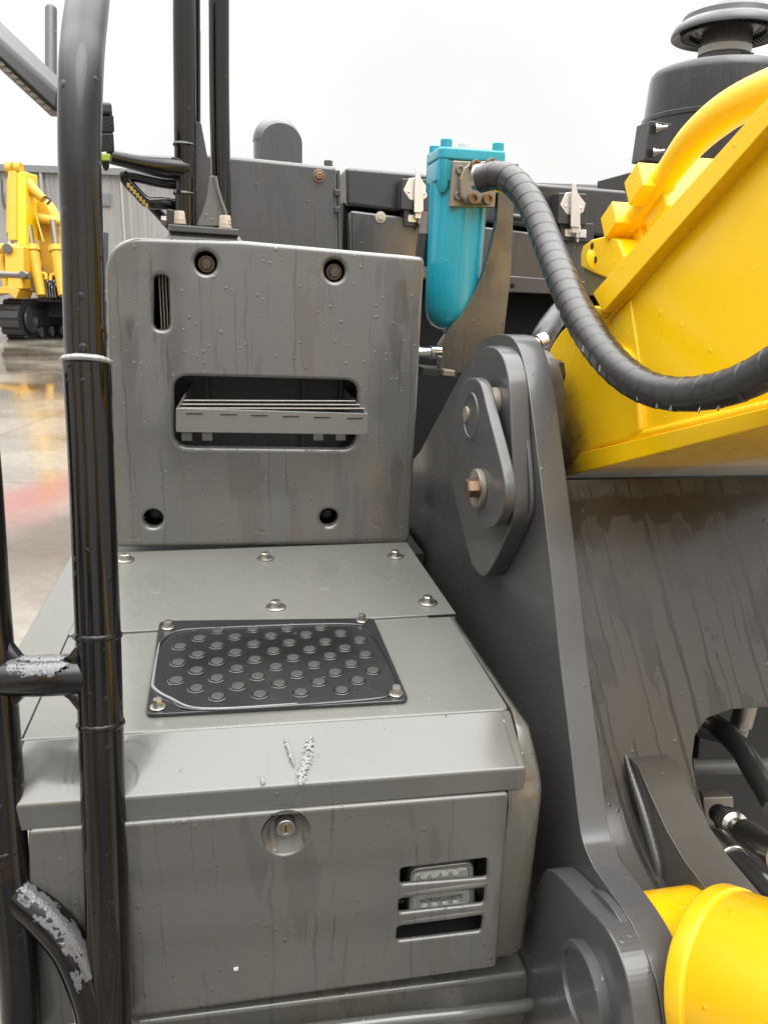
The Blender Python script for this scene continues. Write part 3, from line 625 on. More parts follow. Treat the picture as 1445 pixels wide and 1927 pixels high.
# lock recess: dished ring + cylinder
lc = V(538, 1563, vD)
bm = bmesh.new(); cc = V(538, 1570, vD); rr0 = []
for k in range(9):
    f = k/8; e_ = [bm.verts.new((cc.x*(1-f)+lc.x*f+(.0292*(1-f)+.0128*f)*math.cos(t_), vD+.001+.011*math.sin(f*math.pi/2)**1.0, cc.z*(1-f)+(lc.z+.0015)*f+(.0317*(1-f)+.0128*f)*math.sin(t_))) for t_ in [2*math.pi*q/40 for q in range(40)]]
    rr0.append(e_)
for a, b_ in zip(rr0, rr0[1:]):
    for q in range(40): bm.faces.new((a[q], a[(q+1) % 40], b_[(q+1) % 40], b_[q]))
fin('lock_recess', from_bm(bm), 'grey_door', door, smooth=60)
lock = lathe('lock', lc+Vector((0, .010, .0015)), (0, -1, 0), [(.0125, 0), (.0125, .008), (.0115, .0095), (.009, .0095), (.0088, .008), (.0003, .008)], 'steel', door, n=32)
lathe('key_core', lc+Vector((0, .0019, .0015)), (0, -1, 0), [(.0075, 0), (.007, .0008), (.0003, .001)], plain('brass', (.35, .27, .15), rough=.35, metal=.9, noise=.2), lock, n=24)
box('key_slot', lc.x-.0009, lc.x+.0009, lc.y+.0003, lc.y+.001, lc.z-.003, lc.z+.006, 'void', lock)
# dark cavity behind the louvres
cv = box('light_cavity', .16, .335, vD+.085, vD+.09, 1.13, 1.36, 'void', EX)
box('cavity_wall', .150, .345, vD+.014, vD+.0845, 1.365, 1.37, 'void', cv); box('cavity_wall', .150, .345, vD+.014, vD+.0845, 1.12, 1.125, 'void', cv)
# ---- work light behind louvres
vl = vD+.024
pw = PV(vl)
lc4 = [(776, 1637), (884, 1625), (889, 1700), (772, 1722)]
hs_ = slab('work_light', pw, [(768, 1630), (892, 1616), (896, 1708), (764, 1730)], .035, 'inner', EX, bev=.006, r=.02, label='square LED work light behind the louvres')
inner = rnd([pw.px(*p) for p in [(778, 1640), (880, 1629), (883, 1699), (775, 1719)]], .008)
fo = rnd([pw.px(*p) for p in [(771, 1633), (889, 1619), (893, 1706), (767, 1727)]], .014)
pw2 = PV(vl-.004)
slab('bezel', pw2, fo, .006, plain('bezel_grey', (.30, .29, .27), rough=.3, metal=.6), hs_, bev=.0015, holes=[inner], px=False)
lens = slab('lens', PV(vl-.0012), [tuple(p) for p in inner], .003, 'lens', hs_, px=False)
bm = bmesh.new()   # vertical ribs on the lens
a0, a1 = min(p[0] for p in inner), max(p[0] for p in inner); z0_, z1_ = min(p[1] for p in inner)+.003, max(p[1] for p in inner)-.003
for k in range(34):
    x = a0+.003+(a1-a0-.006)*k/33; hexa_bm(bm, boxq(x-.0005, x+.0005, vl-.0022, vl-.0011, z0_+.006, z1_-.004))
fin('lens_rib', from_bm(bm), plain('lens_rib', (.22, .23, .2), rough=.2, coat=1), lens)
M['led_white'] = plain('led_reflector', (.62, .63, .58), rough=.1, metal=.4, coat=1)
for (r_, py) in ((0, 1650), (1, 1707)):
    for k in range(4):
        p = V(798+k*20, py-k*2.2, vl-.002); lathe('led', p, (0, -1, 0), [(.0062, 0), (.0054, .0012), (.003, .0018), (.0002, .002)], M['led_white'], hs_, n=16)
tx = bpy.data.curves.new('txt', 'FONT'); tx.body = 'NORDICLIGHTS'; tx.size = .0085; tx.extrude = .0002; tx.align_x = 'CENTER'
to = bpy.data.objects.new('t', tx); S.collection.objects.link(to); dg = bpy.context.evaluated_depsgraph_get(); dg.update()
tm = bpy.data.meshes.new_from_object(to.evaluated_get(dg)); bpy.data.objects.remove(to)
tp_ = V(830, 1695, vl-.0034); tdir = (V(868, 1678, vl)-V(792, 1687, vl)).normalized()
for v in tm.vertices: v.co = tp_+tdir*(v.co.x)+Vector((0, 0, 1))*v.co.y+Vector((0, -1, 0))*v.co.z
fin('lettering', tm, plain('print_black', (.02, .02, .02)), hs_)

# ---- toolbox body (sides) and right corner panel
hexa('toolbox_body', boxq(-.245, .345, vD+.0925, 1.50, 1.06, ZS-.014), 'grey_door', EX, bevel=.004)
bm = bmesh.new()
rows = []
for z, ul, ur, fr in ((1.4495, .3685, .373, .846), (1.446, .3685, .377, .838), (1.431, .3685, .390, .818), (1.395, .3685, .398, .799), (1.374, .3685, .4015, .790), (1.3735, .3485, .4017, .790), (1.362, .3485, .402, .783), (1.345, .3485, .4025, .779), (1.10, .3455, .399, .776), (1.088, .3455, .396, .780), (1.083, .3455, .390, .79)):
    rr_ = min(.022, (ur-ul)*.8)
    row = [(ul, fr), (ur-rr_, fr)]+[(ur-rr_+rr_*math.sin(a), fr+rr_-rr_*math.cos(a)) for a in [math.pi/2*q/5 for q in range(1, 6)]]+[(ur, 1.15), (ul, 1.15)]
    rows.append([bm.verts.new((u, v, z)) for u, v in row])
for a, b_ in zip(rows, rows[1:]):
    for i in range(len(a)): j = (i+1) % len(a); bm.faces.new((a[i], a[j], b_[j], b_[i]))
bm.faces.new(rows[0]); bm.faces.new(rows[-1][::-1])
fin('corner_panel', from_bm(bm), 'grey_door', EX, smooth=40, label='rounded grey corner panel beside the toolbox door')
# ---- lower skirt
hexa('lower_skirt', [V(180, 2050, .80), V(1010, 1935, .80), V(995, 1832, .80), V(180, 1935, .80)]+[p+Vector((0, .35, 0)) for p in (V(180, 2050, .80), V(1010, 1935, .80), V(995, 1832, .80), V(180, 1935, .80))], 'grey_door', EX, bevel=.008, seg=3)
a = V(996, 1815, .86); 
tube('skirt_edge', [V(240, 1985, .775), V(700, 1925, .775), V(975, 1895, .775), V(1000, 1880, .80)], .009, 'grey_lip', EX, n=14)
hexa('frame_plate', [V(970, 2050, .83), V(1080, 2050, .83), V(1012, 1815, .83), V(960, 1815, .83)]+[p+Vector((0, .5, 0)) for p in (V(970, 2050, .83), V(1080, 2050, .83), V(1012, 1815, .83), V(960, 1815, .83))], 'dgrey', EX, bevel=.01, seg=3)
sd_ = V(444, 1823, vD); box('sticker', sd_.x-.003, sd_.x+.003, vD-.0022, vD-.0003, sd_.z-.002, sd_.z+.002, 'white', door)

# ---- tank cover (tall panel) 
vP = 1.55
pv = PV(vP)
def pvp(*pts): return [pv.px(*p) for p in pts]
outl = rnd(pvp((196, 444), (455, 452), (800, 483), (771, 1026), (212, 1031)), [.075, 0, .014, .022, .02], n=10)
def rr(c, r, n=8): return rnd(pvp(*c), r, n)
holes = [circ(pv.px(387, 494), .0212, 28), circ(pv.px(630, 509), .0212, 28), circ(pv.px(288, 977), .0195, 28), circ(pv.px(619, 975), .0195, 28),
         rr([(289, 517), (317, 518), (319, 621), (289, 620)], .0135, 10), rr([(327, 708), (674, 717), (670, 846), (329, 842)], .030, 10)]
tk = slab('tank_cover', pv, outl, .030, 'grey', EX, bev=.009, holes=holes, px=False, smooth=60, bres=3, label='tall grey cover panel with a step pocket')
shell_in = rnd(pvp((204, 452), (455, 460), (791, 491), (763, 1019), (220, 1023)), [.07, 0, .01, .016, .016], n=10)
slab('tank_cover_side', PV(vP+.022), outl, .30, 'grey', tk, holes=[shell_in], px=False, smooth=60)
slab('liner', PV(vP+.20), rnd(pvp((206, 454), (455, 461), (790, 492), (762, 1018), (221, 1022)), .02), .01, 'void', tk, px=False)
for i, p in enumerate(((387, 494), (630, 509))):
    bolt('bolt', V(p[0]+1, p[1]+2, vP)+Vector((0, .022, 0)), (0, -1, 0), .0115, .010, M['old_bolt'], tk, wr=1.45)
for p in ((290, 979), (621, 977)):
    q0 = V(*p, vP)+Vector((0, .06, 0)); bolt('bolt', q0, (0, -1, 0), .010, .01, 'inner', tk)
# stacked plates in the slot
for k, du in enumerate((-.006, .0, .006, .012)):
    c = V(305, 568, vP); box('fin_plate', c.x+du-.0012, c.x+du+.0012, vP+.034, vP+.10, c.z-.075, c.z+.075, 'steel_dull', tk)
# pressed horizontal crease
# pocket lining + step
pk = V(500, 778, vP)
box('pocket_back', -.13, .29, vP+.13, vP+.14, 1.64, 1.84, 'inner', tk)
box('pocket_floor', -.13, .29, vP+.032, vP+.13, 1.642, 1.648, 'inner', tk)
for x in (390, 570, 640): c = V(x, 760, vP+.12); box('pocket_rib', c.x-.004, c.x+.004, vP+.112, vP+.1295, 1.65, 1.835, 'inner', tk)
# grab step
vG = 1.485
gs0 = [(330, 769), (345, 770.5), (678, 778), (693, 781), (692, 817), (675, 818), (345, 815), (330, 811)]
gs = slab('grab_step', PV(vG), [(331, 768), (693, 778), (692, 818), (331, 813)], .005, 'grey_top', EX, bev=.001, r=.004, label='grey step tray sticking out of the pocket')
A, B = V(331, 768, vG), V(693, 778, vG); A2, B2 = V(331, 813, vG), V(692, 818, vG)
for (T, Bt, sx) in ((A, A2, 1), (B, B2, -1)):
    T2 = Vector((T.x+sx*.022, vP+.12, T.z+.045)); w_ = sx*.005
    hexa('side_arm', [(T.x, T.y+.001, Bt.z), (T.x+w_, T.y+.001, Bt.z), (T.x+w_, T.y+.001, T.z), (T.x, T.y+.001, T.z),
                      (T2.x, T2.y, Bt.z), (T2.x+w_, T2.y, Bt.z), (T2.x+w_, T2.y, T2.z-.015), (T2.x, T2.y, T2.z-.015)], 'grey', gs, bevel=.001)
for k in range(3):
    vr = vG+.020*(k+1); a_, b_ = V(340+2*k, 765-7.5*k, vr), V(686-9*k, 774-7*k, vr); b_.z = (a_.z+b_.z)/2+.001; a_.z = b_.z
    tube('rod', [a_, b_], .0021, 'steel_dull', gs, n=10)
for x in (358, 422, 480, 540, 598, 660):
    c = V(x+8, 773+(x-330)*.03, vG); box('slot', c.x-.016, c.x+.016, vG-.0012, vG-.0002, c.z-.0052, c.z-.0036, 'void', gs)
for x in (352, 390, 598, 640):
    c = V(x, 818, vG+.04); box('tab', c.x-.010, c.x+.010, vG+.03, vG+.05, c.z-.010, c.z+.004, 'grey', gs)
# mount on top of cover + base plate
bx0 = V(318, 424, 1.60); 
md = hexa('mount_boss', [V(300, 468, 1.575), V(468, 476, 1.575), V(450, 441, 1.585), V(316, 432, 1.585)]+[p+Vector((0, .16, 0)) for p in (V(300, 468, 1.575), V(468, 476, 1.575), V(450, 441, 1.585), V(316, 432, 1.585))], 'grey', EX, bevel=.008, seg=3)
bp_ = hexa('base_plate', [V(316, 434, 1.57), V(450, 443, 1.57), V(450, 431, 1.57), V(316, 421, 1.57)]+[p+Vector((0, .17, 0)) for p in (V(316, 434, 1.57), V(450, 443, 1.57), V(450, 431, 1.57), V(316, 421, 1.57))], 'dgrey', EX, bevel=.002)
for p in ((338, 421), (424, 429)):
    bolt('bolt', V(p[0], p[1], 1.60), (0, 0, 1), .0125, .022, 'cream', bp_, washer=False)
    lathe('nut', V(p[0], p[1], 1.60), (0, 0, 1), [(.0135, 0), (.0135, .010), (.012, .0115)], 'cream', bp_, n=6)

# ---- rear guard posts
def post(pts, r, v, name='guard_post', mat='black', k=6, label=None): return tube(name, [V(*p, v) for p in pts], r, mat, EX, n=24, k=k, label=label, smooth=len(pts) > 2)
pA_ = post([(344, -40), (345, 12), (346, 22), (349, 424)], [.0150, .0152, .0198, .0202], 1.62, label='twin guard post with welded brackets')
pB_ = post([(412, -40), (413, 200), (418, 432)], .0195, 1.68)
post([(367, -40), (368, 235)], .010, 1.72)
post([(374, 58), (374, 232)], .004, 1.73, mat='grey')
slab('gusset_plate', PV(1.665), [(366, 228), (378, 229), (397, 330), (402, 428), (366, 428)], .006, 'dgrey', EX, bev=.001, r=[0, .006, 0, 0, 0])
gp = slab('gusset_plate', PV(1.60), [(394, 331), (404, 329), (409, 350), (419, 385), (434, 425), (369, 424), (380, 400), (389, 370)], .006, 'grey', EX, bev=.001, r=.004)
tube('gusset_edge', [V(404, 331, 1.595), V(412, 365, 1.595), V(424, 400, 1.595), V(432, 424, 1.595)], .004, 'grey', gp, n=8)
for y in (272, 364):
    w_ = lathe('weld_ring', V(347, y, 1.62), (0, .0, 1), [(.020, -.004), (.0225, 0), (.020, .004)], 'black', pA_, n=24)
# branch rails (going left)
tube('branch_rail', [V(350, 318, 1.62), V(300, 313, 1.60), V(255, 305, 1.57), V(205, 294, 1.54)], [.021, .019, .014, .012], 'black', EX, n=18)
tube('branch_rail', [V(350, 346, 1.66), V(300, 340, 1.66), V(245, 328, 1.65), V(236, 336, 1.65), V(258, 362, 1.65), V(279, 380, 1.65), V(310, 382, 1.65), V(350, 390, 1.66)], [.013, .0125, .012, .011, .010, .0115, .012, .0125], 'black', EX, n=16, k=8)
tube('branch_rail', [V(277, 378, 1.70), V(300, 402, 1.72), V(320, 425, 1.74)], .010, 'black', EX, n=14)
hexa('clip_bracket', [V(312, 424, 1.59), V(328, 424, 1.59), V(328, 394, 1.59), V(314, 392, 1.59)]+[V(p[0], p[1], 1.64) for p in ((312, 424), (328, 424), (328, 394), (314, 392))], 'inner', EX, bevel=.003)
lathe('clip_nut', V(304, 414, 1.60), (1, 0, 0), [(.009, 0), (.009, .012)], 'steel_dull', EX, n=6)
# saw-tooth grip strip
bm = bmesh.new()
for k in range(7):
    f = k/6; p = V(243+f*34, 342+f*38, 1.64); hexa_bm(bm, boxq(p.x-.004, p.x+.002, 1.635, 1.645, p.z-.010, p.z-.002))
fin('grip_strip', from_bm(bm), plain('grip_yellow', (.45, .33, .08), rough=.5), EX)

# camera-like black module on rail end
md_ = hexa('sensor_module', [V(178, 286, 1.50), V(214, 284, 1.50), V(211, 202, 1.50), V(178, 196, 1.50)]+[V(p[0], p[1], 1.60) for p in ((178, 286), (214, 284), (211, 202), (178, 196))], 'hood_dark', EX, bevel=.006, seg=3, label='black block clamped to the rail end')
for y0, y1 in ((250, 284), (216, 248)):
    hexa('cover', [V(186, y1, 1.495), V(215.5, y1, 1.495), V(213.5, y0, 1.495), V(186, y0, 1.495)]+[V(p[0], p[1], 1.54) for p in ((186, y1), (215.5, y1), (213.5, y0), (186, y0))], 'black', md_, bevel=.002)
hexa('cap', [V(186, 214, 1.49), V(211, 214, 1.49), V(210, 192, 1.49), V(186, 191, 1.49)]+[V(p[0], p[1], 1.58) for p in ((186, 214), (211, 214), (210, 192), (186, 191))], 'inner', md_, bevel=.005)
hexa('reflector', [V(183, 302, 1.49), V(207, 302, 1.49), V(208, 289, 1.49), V(183, 287, 1.49)]+[V(p[0], p[1], 1.53) for p in ((183, 302), (207, 302), (208, 289), (183, 287))], 'green', md_, bevel=.002)
lathe('drain_plug', V(198, 302, 1.50), (0, 0, -1), [(.007, 0), (.006, .010), (.002, .016)], 'black', md_, n=12)

# ---- left handrail: thick standpipe
def zc(y): return .80+.04*(y/1900)
hp = [(170, -60), (164, 10), (157, 70), (152, 150), (150, 300), (155, 450), (159, 600), (162, 678)]
def tz(y): return .75+.0000875*y+(.09*((220-y)/280)**1.6 if y < 220 else 0)
hr = tube('handrail', [D(x, y, tz(y)) for x, y in hp], [w/2*tz(y)/F for (x, y), w in zip(hp, (77, 77, 79, 80, 77, 75, 75, 75))], 'black', EX, n=40, k=10, label='thick wet black standpipe of the handrail at left')
hp2 = [(163, 682), (166, 740), (173, 900), (184, 1180), (190, 1370), (198, 1600), (206, 1850), (210, 2000)]
tube('sleeve', [D(x, y, tz(y)) for x, y in hp2], [w/2*tz(y)/F for (x, y), w in zip(hp2, (87, 85, 82, 82, 81, 80, 77, 76))], 'black', hr, n=40, k=10)
bm = bmesh.new(); pts = []
wm = paint('wet_weld_white', (.27, .27, .27), rough=.22, streak=0, drops=.4, dirt=(.03, .03, .03), dirt_amt=1, coat=1)
tube('weld_ring', [D(163, y_, tz(680)) for y_ in (673, 677, 681, 685)], [.0236, .0262, .0266, .0248], wm, hr, n=72, k=5, rf=lambda s, t: 1+.02*math.sin(7*t)+.015*math.sin(19*t+1)+.012*math.sin(31*t))
for y, x, r in ((1196, 184, .0258), (1362, 190, .0258)):
    tube('weld_ring', [D(x, y-7, tz(y)), D(x, y-3, tz(y)), D(x, y+3, tz(y)), D(x, y+7, tz(y))], [r*.95, r*1.02, r*1.02, r*.95], 'black', hr, n=36, k=3, rf=lambda s, t: 1+.02*math.sin(15*t)+.015*math.sin(23*t+1))
# second leg of the handrail at the frame edge
tube('rail_leg', [D(-62, 700, tz(700)-.01), D(-42, 880, tz(880)-.01), D(-26, 1100, tz(1100)-.01), D(-16, 1220, tz(1220)-.01), D(-3, 1380, tz(1380)-.01), D(10, 1560, tz(1560)-.01), D(16, 1640, tz(1640)-.01)], .0236, 'black', hr, n=36)
tube('rail_leg', [D(16, 1640, tz(1640)-.01), D(26, 1720, tz(1720)-.01), D(38, 1850, tz(1850)-.01), D(44, 1990, tz(1990)-.01)], [.024, .024, .0235, .023], 'black', hr, n=36)
tube('weld_ring', [D(8, 1588, tz(1588)-.01), D(9, 1594, tz(1594)-.01), D(10, 1600, tz(1600)-.01)], [.0238, .0256, .0238], 'black', hr, n=36, k=3, rf=lambda s, t: 1+.02*math.sin(15*t))
tube('crossbar', [D(-10, 1272, tz(1272)-.01), D(80, 1272, tz(1272)-.01), D(166, 1268, tz(1268))], .0235, 'black', hr, n=36)
for x, sx in ((26, -1), (146, 1)):
    for y, sy in ((1233, -1), (1314, 1)):      # fillets in the corners
        f = [D(x+sx*18, y+sy*(-18), tz(y+sy*(-18))-.01), D(x-sx*(-2), y+sy*2, .83), D(x+sx*6, y+sy*16, tz(y+sy*16)-.01)]
        tube('fillet', [D(x-sx*24, y-sy*14, tz(y-sy*14)-.01), D(x-sx*6, y-sy*8, tz(y-sy*8)-.01), D(x+sx*6, y+sy*6, tz(y+sy*6)-.01), D(x+sx*14, y+sy*26, tz(y+sy*26)-.01)], [.006, .0088, .0088, .006], 'black', hr, n=14)
dg_ = tube('diagonal_brace', [D(-20, 1600, tz(1600)-.01), D(22, 1668, tz(1668)-.01), D(80, 1722, tz(1722)-.01), D(128, 1778, tz(1778)-.01), D(158, 1845, tz(1845)-.01), D(176, 1915, tz(1915)-.01), D(184, 2000, tz(2000)-.01)], [.0225, .0225, .0222, .022, .0215, .021, .021], 'black', hr, n=36, k=12)
# wet film on brace and crossbar, its sky reflection painted in as pale colour
from mathutils import noise as mn
def film(path, r, w, seed=0, thr=-.05, name='water_sky_sheen'):
    """ragged thin patches of wet film on top of a tube, sky sheen put into the pale colour"""
    q = spline(path, 40); bm = bmesh.new(); rows = []; L = len(q); W = 40
    for i, c in enumerate(q):
        t = (q[min(i+1, L-1)]-q[max(i-1, 0)]).normalized(); tc_ = (EYE-c).normalized()
        n0 = (Vector((0, 0, 1))*.9+tc_*.6); n0 = (n0-t*n0.dot(t)).normalized(); s0 = t.cross(n0); row = []
        for j in range(W+1):
            a = w*(j/W*2-1); h = mn.noise(Vector((i*.45, j*.45, seed)))
            row.append(bm.verts.new(c+(n0*math.cos(a)+s0*math.sin(a))*(r+.0005+.0004*h)))
        rows.append(row)
    for i in range(L-1):
        for j in range(W):
            edge = 1-abs(j/W*2-1)**3; e2 = min(1, i/14, (L-2-i)/14)
            v = mn.noise(Vector((i*.05, j*.09, seed)))*.9+mn.noise(Vector((i*.16, j*.2, seed+5)))*.55+mn.noise(Vector((i*.4, j*.45, seed+9)))*.25
            if v+(edge*e2-.55)*.9 > thr: bm.faces.new((rows[i][j], rows[i][j+1], rows[i+1][j+1], rows[i+1][j]))
    for v in [v for v in bm.verts if not v.link_faces]: bm.verts.remove(v)
    return fin(name, from_bm(bm), M['film'], hr)
M['film'] = paint('wet_sky_sheen', (.08, .082, .086), rough=.17, streak=0, drops=.35, dirt=(.03, .03, .03), dirt_amt=1, coat=1)
film([D(22, 1668, tz(1668)-.01), D(80, 1722, tz(1722)-.01), D(128, 1778, tz(1778)-.01), D(158, 1845, tz(1845)-.01)], .0226, .7, 1, .02)
film([D(24, 1272, tz(1272)-.01), D(80, 1272, tz(1272)-.01), D(146, 1269, tz(1269)-.01)], .0236, .85, 3, -.02)

# ---- upper-left slanted black arm and thin rod
arm = hexa('mirror_arm', [D(-60, 15, 1.05), D(-60, 62, 1.05), D(112, 222, 1.12), D(118, 172, 1.12), D(-60, -22, 1.12), D(-60, 25, 1.12), D(112, 185, 1.19), D(118, 150, 1.19)], 'black', EX, bevel=.010, seg=3, label='slanting black arm with notched underside')
bm = bmesh.new()
for k in range(9):
    f = k/9; p = D(-5+f*112, 112+f*104, 1.09+f*.05); hexa_bm(bm, boxq(p.x-.006, p.x+.006, p.y-.02, p.y+.03, p.z-.005, p.z+.004))
fin('notch', from_bm(bm), 'steel_dull', arm, bevel=.001)
tube('thin_post', [D(96, 18, 1.5), D(96, 90, 1.5), D(96, 165, 1.5)], .0115, 'hood', EX, n=20, label='thin grey rod behind the slanting arm')
lathe('post_cap', D(96, 14, 1.5), (0, 0, 1), [(.0115, -.006), (.0112, 0), (.008, .005), (.0005, .006)], 'hood', EX, n=20)

# ---- boom bracket (left tower plate)
uB = .45
pu = PU(uB)
front = [(893, 655), (903, 641), (920, 631), (942, 627), (963, 632), (978, 655), (989, 700), (999, 760), (1012, 866), (1026, 982), (1039, 1098), (1052, 1231), (1066, 1347), (1077, 1440), (1086, 1525), (1094, 1579), (1104, 1606), (1118, 1636), (1143, 1671), (1178, 1721), (1203, 1768), (1228, 1825), (1242, 1882), (1248, 1927), (1262, 2050)]
front = chk(front, 2, False); fq = [pu.px(*p) for p in front]
rear = [(-2.6, .9), (-2.6, 1.2), pu.px(803, 812)]
br_ = slab('boom_bracket', pu, fq+[(-.45, .55), (-2.4, .55), (-2.4, 1.25)]+[pu.px(790, 850)], .042, 'dgrey', EX, bev=.0015, px=False, smooth=30, label='tall dark grey bracket plate carrying the boom foot')
# cam shaped doubler plate
def shp(L_): return [(760+x*.3322, 600+y*.3322) for x, y in L_]
camo = shp([(440, 162), (480, 150), (520, 160), (560, 210), (585, 300), (598, 400), (608, 650), (616, 900), (622, 1050), (612, 1150), (580, 1230), (545, 1310), (500, 1400), (468, 1450), (440, 1468), (405, 1430), (380, 1390), (345, 1250), (300, 1060), (275, 960), (258, 860), (256, 720), (272, 600), (290, 450), (350, 320), (400, 220)])
dp = slab('doubler_plate', PU(uB-.032), chk(camo), .0318, 'dgrey', EX, bev=.003, r=0, smooth=35, label='cam shaped doubler plate over the boom pin')
# inner lip behind it
camo2 = shp([(500, 150), (560, 150), (620, 200), (655, 300), (672, 420), (690, 650), (712, 900), (718, 1060), (700, 1150), (640, 1230), (560, 1150), (480, 400)])
slab('doubler_step', PU(uB-.008), chk(camo2), .0078, 'dgrey', dp, bev=.002, r=0)
lk_ = shp([(345, 345), (372, 332), (405, 332), (432, 360), (450, 420), (462, 480), (520, 700), (560, 860), (575, 960), (568, 1060), (530, 1150), (488, 1185), (455, 1190), (425, 1165), (405, 1100), (395, 1020), (365, 900), (330, 740), (310, 620), (303, 500), (320, 400)])
lkp = slab('retainer_link', PU(uB-.062), chk(lk_), .018, 'dgrey', EX, bev=.003, r=0, smooth=35, label='pin retainer link with bolt')
def ub(px, py, u): return UU(px, py, u)
lathe('pin_boss', ub(886, 783, uB-.062), (-1, 0, 0), [(.040, -.001), (.038, .002), (.034, .002), (.033, .0005), (.0005, .0005)], 'dgrey', lkp, n=40)
lathe('grease_cap', ub(878, 779, uB-.0625), (-1, 0, 0), [(.0135, 0), (.0125, .003), (.0005, .004)], 'beige', lkp, n=24)
lathe('spacer', ub(920, 757, uB-.0445), (1, 0, 0), [(.024, 0), (.024, .012)], 'beige', lkp, n=30)
lathe('spacer', ub(922, 920, uB-.0445), (1, 0, 0), [(.046, 0), (.046, .012)], 'dgrey', lkp, n=30)
wb = lathe('washer', ub(903, 919, uB-.0625), (-1, 0, 0), [(.0315, 0), (.0315, .007), (.030, .009), (.014, .009)], 'beige', lkp, n=36)
bolt('bolt', ub(899, 918, uB-.072), (-1, 0, 0), .0155, .017, 'bronze', lkp, washer=False)
# inner boss between plate and boom
pc = ub(940, 745, uB)
lathe('pin_collar', (uB+.0425, 1.255, 1.795), (1, 0, 0), [(.110, 0), (.110, .052), (.106, .056), (.05, .056), (.05, .06)], 'rust', EX, n=56, label='rusty collar between bracket and boom foot')
slab('rubber_seal', PU(.555), [ (1042, 676), (1050, 682), (1053, 706), (1050, 718), (1043, 700)], .012, 'rubber', EX, bev=.002)

# ---- lower cylinder lug plate with round boss
pl2 = PU(uB-.034)
lug = [(1020, 1640), (1034, 1634), (1053, 1650), (1086, 1686), (1107, 1711), (1132, 1736), (1153, 1768), (1171, 1811), (1182, 1853), (1193, 1918), (1210, 2060), (940, 2060), (960, 1850), (1000, 1700)]
lg = slab('lug_plate', pl2, chk(lug, 2), .0335, 'dgrey', EX, bev=.003, r=.004, smooth=30, label='rounded lug plate at the foot of the bracket')
slab('lug_step', PU(uB-.012), chk([(1110, 1665), (1150, 1705), (1180, 1760), (1203, 1820), (1215, 1880), (1224, 1950), (1230, 2060), (1100, 2060), (1060, 1700)]), .0118, 'dgrey', lg, bev=.002)
c0 = ub(1108, 1862, uB-.034)
lathe('boss', c0, (-1, 0, 0), [(.056, -.002), (.056, .012), (.054, .014), (.047, .014), (.046, .009), (.0005, .009)], 'dgrey', lg, n=48)

# ---- sloping cross plate between the brackets
e1 = UU(1049, 905, uB+.042); e2 = UU(1119, 1545, uB+.042)
A3 = Vector((0, e1.y+.035, e1.z)); B3 = Vector((0, e2.y+.035, e2.z))
cp = PL(A3, (1, 0, 0), (A3-B3))
hole = rnd([cp.px(*p) for p in ((1500, 1328), (1375, 1335), (1330, 1352), (1308, 1385), (1302, 1430), (1312, 1490), (1330, 1545), (1352, 1610), (1420, 1685), (1500, 1760))], .01, 5)
Lc = (A3-B3).length
outer = [(uB+.043, -.008), (1.5, -.008), (1.5, -Lc-.5), (uB+.043, -Lc-.5)]
# open notch on the right: cut hole as separate boundary
hx = [(1.25, hole[0][1])]+hole+[(1.25, hole[-1][1])]
pc_ = slab('cross_plate', cp, outer, .03, 'wgrey', EX, bev=.001, holes=[hx], px=False, bres=0, label='sloping brownish grey plate with run marks between the brackets')
# curved foot of the cross plate (concave roll towards the viewer)
bm = bmesh.new(); ra_ = []
for k in range(24):
    a = R_(62)*k/23; base = cp.p3((0, -Lc+.02-.15*math.sin(a)), .0015+.15*(1-math.cos(a)))
    ra_.append([bm.verts.new((u, base.y, base.z)) for u in (uB+.043, .5715)])
for a, b_ in zip(ra_, ra_[1:]): bm.faces.new((a[0], a[1], b_[1], b_[0]))
fin('plate_curl', from_bm(bm), 'wgrey', pc_)
# lug rib (cylinder lug): side web and front band
pr_ = PU(.572)
rib = [(1198, 1435), (1222, 1490), (1250, 1560), (1290, 1625), (1345, 1690), (1420, 1760), (1420, 2000), (1230, 2000), (1222, 1600), (1196, 1500), (1176, 1420)]
rb = slab('cylinder_lug', pr_, [(1174, 1418), (1200, 1442), (1225, 1500), (1255, 1565), (1287, 1620), (1340, 1690), (1400, 1760), (1400, 2010), (1235, 2010), (1225, 1700), (1215, 1600), (1196, 1510)], .065, 'wplain', EX, bev=.0015, smooth=75, label='curved cylinder lug welded to the sloping plate')
tube('weld_bead', [UU(1176, 1421, .567), UU(1190, 1465, .568), UU(1208, 1520, .569), UU(1226, 1580, .57), UU(1240, 1640, .57), UU(1238, 1690, .57)], [.002, .0055, .007, .007, .006, .003], 'dgrey', rb, n=12, k=10, rf=lambda s, t: 1+.12*math.sin(s*700))

box('frame_wall', .50, 1.7, 1.42, 1.47, .5, 1.64, 'inner', EX)
box('frame_shelf', .50, 1.7, 1.13, 1.42, 1.56, 1.60, 'inner', EX)
